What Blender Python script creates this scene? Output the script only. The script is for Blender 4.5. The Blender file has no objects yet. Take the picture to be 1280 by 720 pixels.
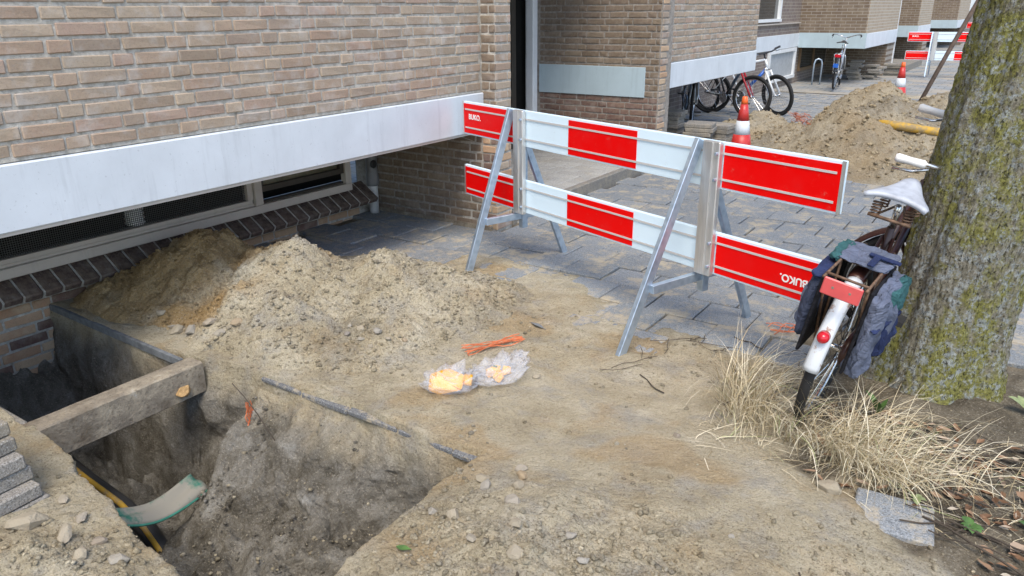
import bpy, bmesh, math, random
import numpy as np
from mathutils import Vector, Matrix, Euler

R = math.radians
random.seed(7)
rng = np.random.default_rng(7)
scene = bpy.context.scene
col = scene.collection

# ------------------------------------------------------------------ camera
CAM_H, FPX, HPX = 1.65, 950.0, 348.0
PITCH = math.atan(HPX / FPX)
YAW, ROLL = R(34.3), R(0.5)
cam_d = bpy.data.cameras.new("Camera")
cam = bpy.data.objects.new("Camera", cam_d)
col.objects.link(cam)
cam_d.sensor_width = 36.0
cam_d.lens = FPX / 1280.0 * 36.0
cam_d.clip_start = 0.05
cam_d.clip_end = 2000
fwd = Vector((-math.sin(YAW) * math.cos(PITCH), math.cos(YAW) * math.cos(PITCH), -math.sin(PITCH)))
rgt = Vector((math.cos(YAW), math.sin(YAW), 0))
up = rgt.cross(fwd)
r2 = rgt * math.cos(ROLL) - up * math.sin(ROLL)
u2 = up * math.cos(ROLL) + rgt * math.sin(ROLL)
m = Matrix((r2, u2, -fwd)).transposed().to_4x4()
m.translation = Vector((0, 0, CAM_H))
cam.matrix_world = m
scene.camera = cam

# ------------------------------------------------------------------ light
SUN_EL, SUN_AZ = 58.0, -60.0        # azimuth measured from +X towards +Y
world = bpy.data.worlds.new("World")
scene.world = world
world.use_nodes = True
wn = world.node_tree.nodes
wl = world.node_tree.links
bg = wn["Background"]
sky = wn.new("ShaderNodeTexSky")
sky.sky_type = 'NISHITA'
sky.sun_disc = False
sky.sun_elevation = R(SUN_EL)
sky.sun_rotation = R(90 - SUN_AZ)
sky.air_density = 1.0
sky.dust_density = 1.3
sky.ozone_density = 1.0
wl.new(sky.outputs[0], bg.inputs[0])
bg.inputs[1].default_value = 0.15
sun_d = bpy.data.lights.new("Sun", 'SUN')
sun_d.energy = 1.5
sun_d.angle = R(30)
sun_d.color = (1.0, 0.91, 0.78)
sun = bpy.data.objects.new("Sun", sun_d)
col.objects.link(sun)
sd = Vector((math.cos(R(SUN_EL)) * math.cos(R(SUN_AZ)), math.cos(R(SUN_EL)) * math.sin(R(SUN_AZ)), math.sin(R(SUN_EL))))
sun.rotation_euler = sd.to_track_quat('Z', 'Y').to_euler()
vs = scene.view_settings
vs.view_transform = 'Standard'
vs.look = 'None'
vs.gamma = 1.0
vs.exposure = 1.12
try:
    scene.cycles.max_bounces = 6
    scene.cycles.transparent_max_bounces = 6
except Exception:
    pass

# ------------------------------------------------------------------ noise
_perm = np.random.default_rng(3).permutation(4096)
_ga = np.random.default_rng(4).uniform(0, 2 * np.pi, 4096)

def perlin(x, y):
    x = np.asarray(x, float); y = np.asarray(y, float)
    xi = np.floor(x).astype(int); yi = np.floor(y).astype(int)
    xf = x - xi; yf = y - yi
    def g(i, j, dx, dy):
        a = _ga[_perm[(_perm[i & 4095] + j) & 4095]]
        return np.cos(a) * dx + np.sin(a) * dy
    u = xf ** 3 * (xf * (xf * 6 - 15) + 10); v = yf ** 3 * (yf * (yf * 6 - 15) + 10)
    a = g(xi, yi, xf, yf); b = g(xi + 1, yi, xf - 1, yf)
    c = g(xi, yi + 1, xf, yf - 1); d = g(xi + 1, yi + 1, xf - 1, yf - 1)
    return ((a + (b - a) * u) * (1 - v) + (c + (d - c) * u) * v) * 1.5

def fbm(x, y, o=4, s=1.0, gain=.5):
    t = 0; a = 1.0
    for k in range(o):
        t = t + a * perlin(x * s + 17.3 * k, y * s - 9.1 * k)
        a *= gain; s *= 2.03
    return t

def sstep(a, b, x):
    t = np.clip((x - a) / (b - a), 0, 1)
    return t * t * (3 - 2 * t)

# ------------------------------------------------------------------ materials
MATS = {}

class NT:
    def __init__(s, name, rough=.8, spec=.3, metal=0.0):
        s.m = bpy.data.materials.new(name); s.m.use_nodes = True
        s.n = s.m.node_tree.nodes; s.l = s.m.node_tree.links
        s.b = s.n["Principled BSDF"]
        s.b.inputs["Roughness"].default_value = rough
        s.b.inputs["Specular IOR Level"].default_value = spec
        s.b.inputs["Metallic"].default_value = metal
        s.tc = s.n.new("ShaderNodeTexCoord")
        s.bump_h = None
        MATS[name] = s.m
    def noise(s, scale, detail=4, rough=.55, coord="Object", dist=0.0, vec=None):
        t = s.n.new("ShaderNodeTexNoise"); t.inputs["Scale"].default_value = scale
        t.inputs["Detail"].default_value = detail; t.inputs["Roughness"].default_value = rough
        t.inputs["Distortion"].default_value = dist
        s.l.new(vec if vec is not None else s.tc.outputs[coord], t.inputs["Vector"])
        return t.outputs["Fac"]
    def vor(s, scale, coord="Object", feat='F1', vec=None):
        t = s.n.new("ShaderNodeTexVoronoi"); t.feature = feat; t.inputs["Scale"].default_value = scale
        s.l.new(vec if vec is not None else s.tc.outputs[coord], t.inputs["Vector"])
        return t.outputs["Distance"]
    def ramp(s, fac, stops):
        r = s.n.new("ShaderNodeValToRGB"); e = r.color_ramp.elements
        while len(e) < len(stops): e.new(.5)
        for i, (p, c) in enumerate(stops):
            e[i].position = p
            e[i].color = (c[0], c[1], c[2], 1) if hasattr(c, '__len__') else (c, c, c, 1)
        s.l.new(fac, r.inputs[0]); return r.outputs[0]
    def mix(s, fac, a, b, mode='MIX'):
        x = s.n.new("ShaderNodeMix"); x.data_type = 'RGBA'; x.blend_type = mode
        for v, k in ((fac, 0), (a, 6), (b, 7)):
            if hasattr(v, 'is_output'): s.l.new(v, x.inputs[k])
            elif k == 0: x.inputs[0].default_value = v
            else: x.inputs[k].default_value = (v[0], v[1], v[2], 1)
        return x.outputs[2]
    def math(s, op, a, b=0.0):
        x = s.n.new("ShaderNodeMath"); x.operation = op
        for i, v in enumerate((a, b)):
            if hasattr(v, 'is_output'): s.l.new(v, x.inputs[i])
            else: x.inputs[i].default_value = v
        return x.outputs[0]
    def attr(s, name):
        a = s.n.new("ShaderNodeAttribute"); a.attribute_name = name
        return a.outputs["Fac"]
    def rnd(s):
        return s.n.new("ShaderNodeObjectInfo").outputs["Random"]
    def color(s, c):
        if hasattr(c, 'is_output'): s.l.new(c, s.b.inputs["Base Color"])
        else: s.b.inputs["Base Color"].default_value = (c[0], c[1], c[2], 1)
        return s
    def rough(s, v):
        s.l.new(v, s.b.inputs["Roughness"]); return s
    def bump(s, h, strength=.4, dist=.01):
        b = s.n.new("ShaderNodeBump"); b.inputs["Strength"].default_value = strength
        b.inputs["Distance"].default_value = dist
        s.l.new(h, b.inputs["Height"])
        if s.bump_h is not None: s.l.new(s.bump_h, b.inputs["Normal"])
        s.bump_h = b.outputs[0]
        s.l.new(s.bump_h, s.b.inputs["Normal"]); return s

def simple(name, c, rough=.6, spec=.4, metal=0.0, var=.12, scale=14., bump=.0, bs=60.):
    t = NT(name, rough, spec, metal)
    n = t.noise(scale, 5)
    d = tuple(max(0, v * (1 - var)) for v in c); e = tuple(min(1, v * (1 + var)) for v in c)
    t.color(t.ramp(n, [(.3, d), (.7, e)]))
    if bump: t.bump(t.noise(bs, 4), bump, .004)
    return t.m

def brick_mat(name, stops, dust=(.5, .47, .43), dustamt=.5):
    t = NT(name, .88, .2)
    base = t.ramp(t.rnd(), stops)
    n = t.noise(22, 6, .6, "Object")
    g = t.n.new("ShaderNodeNewGeometry")
    n2 = t.noise(9, 5, .6, vec=g.outputs["Position"])
    c = t.mix(t.ramp(n, [(.35, .0), (.75, .4)]), base, (.38, .31, .22))
    c = t.mix(t.ramp(t.noise(120, 5, .75), [(.3, .55), (.5, 0.)]), c, t.mix(.5, c, (.05, .04, .03)))
    c = t.mix(t.ramp(n2, [(.5, 0.), (.7, dustamt)]), c, dust)
    c = t.mix(t.ramp(t.noise(70, 4, .7, vec=g.outputs['Position']), [(.58, 0.), (.7, .45)]), c, tuple(v * .55 for v in dust))
    t.color(c)
    t.bump(t.noise(40, 5, .65, vec=g.outputs["Position"]), .5, .006)
    t.bump(t.noise(180, 3, .6, vec=g.outputs["Position"]), .35, .002)
    return t.m

brick_mat("brick_beige", [(0, (.28, .21, .155)), (.15, (.385, .3, .22)), (.35, (.35, .245, .18)), (.55, (.42, .335, .25)), (.75, (.31, .24, .185)), (1, (.385, .27, .21))])
brick_mat("brick_brown", [(0, (.145, .105, .072)), (.4, (.19, .14, .1)), (.7, (.165, .12, .09)), (1, (.22, .17, .12))], dustamt=.2)
brick_mat("brick_purple", [(0, (.12, .065, .055)), (.5, (.155, .09, .075)), (1, (.19, .115, .09))], dustamt=.25)
brick_mat("brick_red", [(0, (.43, .25, .15)), (.5, (.5, .32, .2)), (1, (.55, .4, .26))], (.58, .45, .3), .6)
brick_mat("brick_sill", [(0, (.04, .026, .026)), (.5, (.062, .038, .036)), (1, (.085, .055, .05))], dustamt=.12)

def mortar_mat(name, a, b):
    t = NT(name, .95, .1)
    n = t.noise(26, 6, .65)
    t.color(t.ramp(n, [(.3, a), (.65, b)]))
    t.bump(t.noise(60, 5, .7), .8, .008)
    t.bump(t.noise(220, 3, .6), .4, .002)
mortar_mat("mortar", (.28, .255, .21), (.55, .52, .46))
mortar_mat("mortar_dark", (.2, .175, .15), (.36, .33, .29))

def brick_tex(name, axis, c1, c2, mort):
    t = NT(name, .9, .2)
    sp = t.n.new("ShaderNodeSeparateXYZ"); t.l.new(t.tc.outputs["Object"], sp.inputs[0])
    cb = t.n.new("ShaderNodeCombineXYZ")
    t.l.new(sp.outputs[axis], cb.inputs[0]); t.l.new(sp.outputs[2], cb.inputs[1])
    b = t.n.new("ShaderNodeTexBrick"); t.l.new(cb.outputs[0], b.inputs["Vector"])
    b.inputs["Scale"].default_value = 1.0
    b.inputs["Brick Width"].default_value = .22; b.inputs["Row Height"].default_value = .0675
    b.inputs["Mortar Size"].default_value = .0065; b.inputs["Mortar Smooth"].default_value = .3
    b.inputs["Color1"].default_value = (*c1, 1); b.inputs["Color2"].default_value = (*c2, 1)
    b.inputs["Mortar"].default_value = (*mort, 1)
    n = t.noise(5, 6, .6)
    c = t.mix(t.ramp(n, [(.4, 0.), (.8, .35)]), b.outputs["Color"], (.42, .36, .28))
    t.color(c)
    inv = t.math('SUBTRACT', 1.0, b.outputs["Fac"])
    t.bump(inv, .6, .006)
    t.bump(t.noise(90, 4, .6), .3, .003)
brick_tex("wall_beige_y", 1, (.4, .32, .23), (.34, .265, .185), (.5, .47, .41))
brick_tex("wall_dark_x", 0, (.19, .145, .1), (.15, .11, .08), (.32, .29, .25))
brick_tex("wall_dark_y", 1, (.2, .165, .14), (.165, .13, .12), (.32, .29, .26))

def paint_mat(name, c, rough=.55):
    t = NT(name, rough, .35)
    n = t.noise(3.5, 6, .6); n2 = t.noise(70, 2, .5)
    d = tuple(v * .9 for v in c); dk = tuple(v * .62 for v in c)
    a = t.ramp(n, [(.35, d), (.65, c)])
    a = t.mix(t.ramp(n2, [(.68, 0.), (.76, .55)]), a, dk)
    sp = t.n.new("ShaderNodeMapping"); sp.inputs["Scale"].default_value = (6, 6, .5)
    t.l.new(t.tc.outputs["Object"], sp.inputs[0])
    st = t.noise(3, 5, .7, vec=sp.outputs[0])
    a = t.mix(t.ramp(st, [(.54, 0.), (.8, .5)]), a, dk)
    t.color(a); t.bump(t.noise(30, 5), .12, .004)
paint_mat("white_paint", (.63, .67, .7))
paint_mat("grey_paint", (.43, .53, .57))
paint_mat("frame_white", (.78, .8, .8), .35)
paint_mat("frame_beige", (.5, .455, .4), .5)
simple("frame_brown", (.2, .13, .07), .6)
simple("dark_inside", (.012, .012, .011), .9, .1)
simple("dark_bronze", (.05, .042, .032), .6)
simple("curtain", (.35, .37, .38), .9)
simple("pvc_pipe", (.6, .6, .58), .5, var=.25, scale=8)
simple("rubber_joint", (.2, .2, .2), .6)
simple("mesh_wire", (.055, .058, .055), .5, .4)
simple("reflection_white", (.92, .92, .9), .4, .5, var=.03)  # near-white colour imitating the bright reflection behind the window mesh
t = NT("glass", .06, .6); t.color((.045, .05, .05))
t = NT("dirty_glass", .25, .5)
t.color(t.ramp(t.noise(6, 6, .7), [(.3, (.06, .055, .035)), (.7, (.17, .16, .1))]))

# paving
def tile_mat(name, lo, mid, hi, sand=.6):
    t = NT(name, .86, .25)
    g = t.n.new("ShaderNodeNewGeometry").outputs["Position"]
    base = t.ramp(t.rnd(), [(0, lo), (.5, mid), (1, hi)])
    sp = t.noise(160, 3, .6, vec=g)
    c = t.mix(t.ramp(sp, [(.36, .8), (.54, 0.)]), base, tuple(v * .4 for v in lo))
    c = t.mix(t.ramp(t.noise(55, 5, .7, vec=g), [(.36, .4), (.52, 0.)]), c, tuple(v * .6 for v in lo))
    c = t.mix(t.ramp(t.noise(210, 2, .5, vec=g), [(.58, 0.), (.7, .6)]), c, (.52, .53, .52))
    s1 = t.noise(4.5, 12, .78, vec=g)
    c = t.mix(t.ramp(s1, [(.5, 0.), (.6, sand)]), c, (.46, .385, .26))
    c = t.mix(t.ramp(t.noise(30, 8, .75, vec=g), [(.54, 0.), (.64, sand * .7)]), c, (.42, .36, .26))
    t.color(c)
    t.bump(t.noise(120, 4, .6, vec=g), .45, .003)
    return t.m
tile_mat("paving_concrete", (.2, .22, .235), (.235, .255, .27), (.275, .295, .31), .7)
tile_mat("paving_entry", (.36, .35, .325), (.41, .4, .37), (.46, .45, .42), .2)
tile_mat("edge_concrete", (.14, .145, .15), (.16, .165, .17), (.18, .185, .19), .95)
tile_mat("stack_concrete", (.2, .185, .16), (.25, .23, .2), (.3, .28, .25), .3)
t = NT("paving_far", .9, .2)
b = t.n.new("ShaderNodeTexBrick"); t.l.new(t.tc.outputs["Object"], b.inputs["Vector"])
b.inputs["Scale"].default_value = 1; b.inputs["Brick Width"].default_value = .3; b.inputs["Row Height"].default_value = .3
b.inputs["Mortar Size"].default_value = .006
b.inputs["Color1"].default_value = (.21, .225, .23, 1); b.inputs["Color2"].default_value = (.27, .285, .29, 1); b.inputs["Mortar"].default_value = (.09, .085, .07, 1)
c = t.mix(t.ramp(t.noise(1.3, 8, .66), [(.45, 0.), (.66, .75)]), b.outputs["Color"], (.4, .34, .25))
t.color(c); t.bump(t.noise(60, 5), .4, .006)
t = NT("joint_soil", .95, .1)
t.color(t.ramp(t.noise(14, 7, .7), [(.3, (.04, .035, .025)), (.52, (.1, .085, .06)), (.75, (.2, .165, .11))])); t.bump(t.noise(90, 5, .7), .8, .01)

def sand_mat(name, tone=False):
    t = NT(name, .96, .08)
    n = t.noise(2.4, 10, .7); n2 = t.noise(5.5, 8, .68, dist=.4); n3 = t.noise(75, 4, .65); n4 = t.noise(260, 3, .6)
    c = t.ramp(n, [(.3, (.31, .262, .185)), (.43, (.46, .395, .27)), (.56, (.55, .485, .35)), (.7, (.65, .595, .465))])
    c = t.mix(t.ramp(n2, [(.5, 0.), (.66, .75)]), c, (.4, .375, .325))
    c = t.mix(t.ramp(t.noise(3.3, 7, .7), [(.53, 0.), (.72, .6)]), c, (.46, .33, .175))
    mud = t.ramp(t.noise(6, 9, .7, dist=.5), [(.3, (.075, .066, .05)), (.42, (.155, .142, .115)), (.55, (.25, .235, .2)), (.66, (.34, .33, .295)), (.78, (.44, .435, .41))])
    och = t.ramp(n2, [(.3, (.29, .19, .085)), (.5, (.44, .3, .14)), (.72, (.54, .4, .215))])
    soil = t.ramp(n2, [(.3, (.07, .058, .042)), (.5, (.17, .145, .105)), (.7, (.3, .26, .19))])
    c = t.mix(t.attr("ochre"), c, och)
    c = t.mix(t.attr("mud"), c, mud)
    c = t.mix(t.attr("soil"), c, soil)
    k = t.math('SUBTRACT', 1.0, t.math('MULTIPLY', t.attr("smooth"), .45))
    c = t.mix(t.math('MULTIPLY', k, t.ramp(n3, [(.34, .6), (.48, 0.)])), c, t.mix(.6, c, (.12, .095, .06)))
    c = t.mix(t.math('MULTIPLY', k, t.ramp(t.noise(150, 4, .7), [(.36, .7), (.46, 0.)])), c, t.mix(.6, c, (.12, .095, .06)))
    c = t.mix(t.ramp(t.noise(110, 4, .7), [(.56, 0.), (.68, .45)]), c, (.66, .6, .48))
    c = t.mix(t.ramp(n4, [(.58, 0.), (.75, .4)]), c, (.6, .55, .46))
    if tone: c = t.mix(1.0, c, t.ramp(t.attr('tone'), [(0, .62), (.5, .92), (.85, 1.05), (1, 1.3)]), 'MULTIPLY')
    t.color(c)
    rr_ = t.mix(t.attr('mud'), (.96, .96, .96), t.ramp(t.noise(9, 7, .7), [(.4, .92), (.62, .48)]))
    t.rough(rr_)
    t.bump(t.noise(30, 8, .72), .9, .035)
    t.bump(n3, .9, .014)
    t.bump(n4, .6, .004)
    return t.m
sand_mat("sand")
sand_mat("clod", True)
t = NT("stone", .9, .15)
c = t.ramp(t.rnd(), [(0, (.36, .31, .225)), (.4, (.41, .355, .265)), (.65, (.37, .345, .3)), (.85, (.4, .3, .18)), (1, (.25, .24, .23))])
c = t.mix(t.ramp(t.noise(30, 6, .6), [(.4, 0.), (.7, .4)]), c, (.42, .37, .29))
t.color(c); t.bump(t.noise(5, 6, .7), .5, .06)
t = NT("concrete_old", .92, .15)
n = t.noise(7, 8, .68)
c = t.ramp(n, [(.3, (.15, .12, .085)), (.47, (.25, .215, .165)), (.6, (.36, .31, .23)), (.75, (.52, .49, .43))])
c = t.mix(t.ramp(t.noise(60, 6, .75), [(.36, .6), (.48, 0.)]), c, (.12, .095, .065))
t.color(c); t.bump(t.noise(45, 6, .7), .7, .012); t.bump(t.noise(200, 3), .3, .003)
simple("clay", (.4, .26, .12), .95, .1, var=.35, scale=3, bump=.5)
simple("bitumen_edge", (.15, .16, .165), .8, .3, var=.3, scale=30, bump=.4)

# metals and plastics
t = NT("galvanised", .42, .5, .75)
n = t.vor(26)
t.color(t.ramp(n, [(.1, (.36, .45, .55)), (.6, (.48, .57, .67))])); t.rough(t.ramp(t.noise(40, 4), [(.3, .36), (.7, .55)])); t.bump(t.noise(80, 4), .1, .002)
t = NT("aluminium", .38, .5, .8)
mp = t.n.new("ShaderNodeMapping"); mp.inputs["Scale"].default_value = (1, 1, .05); t.l.new(t.tc.outputs["Object"], mp.inputs[0])
t.color(t.ramp(t.noise(120, 4, .6, vec=mp.outputs[0]), [(.3, (.6, .6, .59)), (.7, (.76, .75, .73))])); t.rough(t.ramp(t.noise(9, 5), [(.3, .3), (.7, .5)]))
def sheet(name, c, dirt=.25, spec=.5):
    t = NT(name, .32, spec)
    a = t.mix(t.ramp(t.noise(4, 7, .65), [(.5, 0.), (.8, dirt)]), c, tuple(v * .5 + .07 for v in c))
    a = t.mix(t.ramp(t.noise(55, 3, .6), [(.7, 0.), (.78, .5)]), a, tuple(v * .6 + .05 for v in c))
    a = t.mix(t.ramp(t.noise(22, 9, .8), [(.6, 0.), (.72, dirt * 2.2)]), a, (.34, .28, .2))
    t.color(a); t.rough(t.ramp(t.noise(12, 4), [(.3, .28), (.7, .45)]))
sheet("board_red", (.78, .002, .002), .14, .12)
sheet("board_white", (.7, .86, .97), .12)
sheet("board_grey", (.55, .54, .53))
sheet("print_white", (.85, .85, .84), .1)
sheet("cone_red", (.5, .03, .025), .4)
sheet("cone_orange", (.8, .13, .02), .2)
sheet("cone_white", (.62, .66, .7), .3)
simple("black_rubber", (.022, .022, .022), .75, .3, var=.3, bump=.3)
simple("black_plastic", (.03, .03, .032), .45)
t = NT("chrome", .18, .5, .95); t.color(t.ramp(t.noise(50, 4), [(.35, (.45, .44, .42)), (.6, (.72, .72, .72))]))
t = NT("frame_oxblood", .35, .5)
c = t.mix(t.ramp(t.noise(35, 6, .7), [(.58, 0.), (.7, .8)]), (.045, .016, .012), (.16, .085, .045)); t.color(c)
t = NT("fender_white", .4, .5)
c = t.mix(t.ramp(t.noise(26, 6, .7), [(.57, 0.), (.66, .85)]), (.58, .61, .63), (.25, .11, .045)); t.color(c)
t = NT("saddle_white", .5, .4)
t.color(t.ramp(t.noise(18, 6, .65), [(.3, (.33, .35, .39)), (.6, (.46, .49, .54))]))
simple("rusty_steel", (.16, .1, .065), .7, .4, .4, var=.5, scale=40, bump=.3)
simple("grip_white", (.72, .71, .68), .55, var=.12, bump=.2)
simple("reflector_red", (.62, .09, .09), .3, .6)
simple("lamp_red", (.5, .01, .02), .15, .6)
simple("bike_white", (.75, .78, .8), .3, .5, var=.04)
simple("bike_blue", (.02, .12, .5), .3, .5)
simple("bike_red", (.4, .02, .03), .35, .5)
simple("bike_black", (.02, .022, .025), .35, .5)
simple("bike_steelblue", (.1, .14, .2), .35, .5)
simple("bike_silver", (.5, .52, .54), .3, .5, .7)
def fabric(name, c, sc=420):
    t = NT(name, .9, .15)
    a = t.ramp(t.noise(9, 6, .6), [(.3, tuple(v * .75 for v in c)), (.7, tuple(min(1, v * 1.2) for v in c))])
    t.color(a); t.bump(t.noise(sc, 2), .25, .002); t.bump(t.noise(9, 5, .6, dist=1.6), .8, .05)
fabric("bag_grey", (.13, .15, .21)); fabric("bag_navy", (.05, .06, .095)); fabric("bag_teal", (.04, .115, .12)); fabric("bag_blue", (.028, .04, .1)); fabric("bag_black", (.015, .015, .018))
simple("orange_plastic", (.6, .17, .07), .5, var=.25)
simple("yellow_plastic", (.85, .4, .01), .4, .5, var=.08)
t = NT("yellow_tube", .6, .3)
t.color(t.mix(t.ramp(t.noise(11, 6, .7), [(.45, 0.), (.6, .8)]), (.5, .3, .04), (.2, .17, .12)))
simple("green_plastic", (.05, .22, .16), .35, .5, var=.3)
t = NT("dusty_strip", .8, .2)
t.color(t.mix(t.ramp(t.noise(9, 6, .65), [(.36, 0.), (.5, .95)]), (.035, .15, .11), (.27, .25, .21)))
simple("blue_plastic", (.1, .2, .4), .4)
simple("pole_wood", (.13, .095, .075), .8, var=.3, bump=.4)
simple("pipe_black", (.035, .035, .035), .45)
t = NT("bag_film", .12, .5); t.color((.85, .88, .95)); t.b.inputs["Alpha"].default_value = .24
t.b.inputs["Transmission Weight"].default_value = 0.0
t.bump(t.noise(35, 4, .6, dist=.8), .8, .02)
# plants
t = NT("bark", .92, .15)
mp = t.n.new("ShaderNodeMapping"); mp.inputs["Scale"].default_value = (1, 1, .6); t.l.new(t.tc.outputs["Object"], mp.inputs[0])
v = mp.outputs[0]
a = t.ramp(t.noise(48, 8, .72, vec=v), [(.3, (.17, .155, .11)), (.5, (.36, .33, .25)), (.7, (.55, .52, .43))])
mo = t.math('ADD', t.noise(9, 12, .8, vec=v), t.math('MULTIPLY', t.math('SUBTRACT', t.noise(2.3, 4, .6), .5), .55))
a = t.mix(t.ramp(mo, [(.44, 0.), (.54, .88)]), a, t.ramp(t.noise(75, 5, .7), [(.32, (.17, .17, .035)), (.55, (.38, .37, .09)), (.72, (.56, .53, .18))]))
a = t.mix(t.ramp(t.noise(24, 10, .82), [(.51, 0.), (.57, .9)]), a, t.ramp(t.noise(90, 4, .7), [(.35, (.36, .41, .42)), (.65, (.68, .72, .72))]))
a = t.mix(t.ramp(t.noise(7, 8, .72), [(.68, 0.), (.71, .85)]), a, (.55, .36, .03))
a = t.mix(t.ramp(t.noise(95, 5, .7, vec=v), [(.37, .9), (.47, 0.)]), a, (.05, .045, .03))
t.color(a); t.bump(t.noise(45, 10, .8, vec=v), 1.0, .06); t.bump(t.noise(150, 4, .7), 1.0, .015)
t = NT("dry_grass", .75, .2)
t.color(t.ramp(t.attr("tone"), [(0, (.28, .21, .11)), (.25, (.5, .41, .25)), (.6, (.68, .6, .42)), (.94, (.78, .72, .56)), (1, (.3, .36, .12))]))
t = NT("dead_leaf", .8, .2)
t.color(t.ramp(t.attr("tone"), [(0, (.1, .055, .03)), (.4, (.22, .125, .07)), (.7, (.3, .2, .13)), (1, (.38, .33, .26))]))
simple("green_leaf", (.075, .15, .04), .6, .3, var=.35, scale=40)
simple("pale_leaf", (.23, .27, .12), .7, var=.3, scale=40)
simple("twig", (.07, .055, .04), .85, var=.35)
simple("hedge_dark", (.05, .045, .025), .9)
M = MATS

# ------------------------------------------------------------------ mesh helpers
def mesh_obj(name, verts, faces, mat, parent=None, smooth=False):
    me = bpy.data.meshes.new(name)
    me.from_pydata([tuple(v) for v in verts], [], [tuple(f) for f in faces])
    me.update()
    if smooth: me.polygons.foreach_set("use_smooth", [True] * len(me.polygons))
    o = bpy.data.objects.new(name, me)
    col.objects.link(o)
    if mat: me.materials.append(M[mat])
    if parent: o.parent = parent
    return o

def grid_obj(name, P, mat, parent=None, smooth=True, attrs=None, keep=None):
    ny, nx = P.shape[:2]
    V = P.reshape(-1, 3)
    i = np.arange(nx - 1); j = np.arange(ny - 1)
    a = (j[:, None] * nx + i[None, :])
    F = np.stack([a, a + 1, a + nx + 1, a + nx], -1)
    F = F.reshape(-1, 4)
    if keep is not None: F = F[keep.reshape(-1)]
    me = bpy.data.meshes.new(name)
    me.vertices.add(len(V)); me.vertices.foreach_set("co", V.astype(np.float32).ravel())
    me.loops.add(F.size); me.loops.foreach_set("vertex_index", F.astype(np.int32).ravel())
    me.polygons.add(len(F))
    me.polygons.foreach_set("loop_start", np.arange(0, F.size, 4, dtype=np.int32))
    me.polygons.foreach_set("use_smooth", np.full(len(F), smooth))
    me.update(calc_edges=True); me.validate()
    for k, v in (attrs or {}).items():
        at = me.attributes.new(k, 'FLOAT', 'POINT'); at.data.foreach_set("value", np.asarray(v, np.float32).ravel())
    o = bpy.data.objects.new(name, me); col.objects.link(o)
    me.materials.append(M[mat])
    if parent: o.parent = parent
    return o

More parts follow.
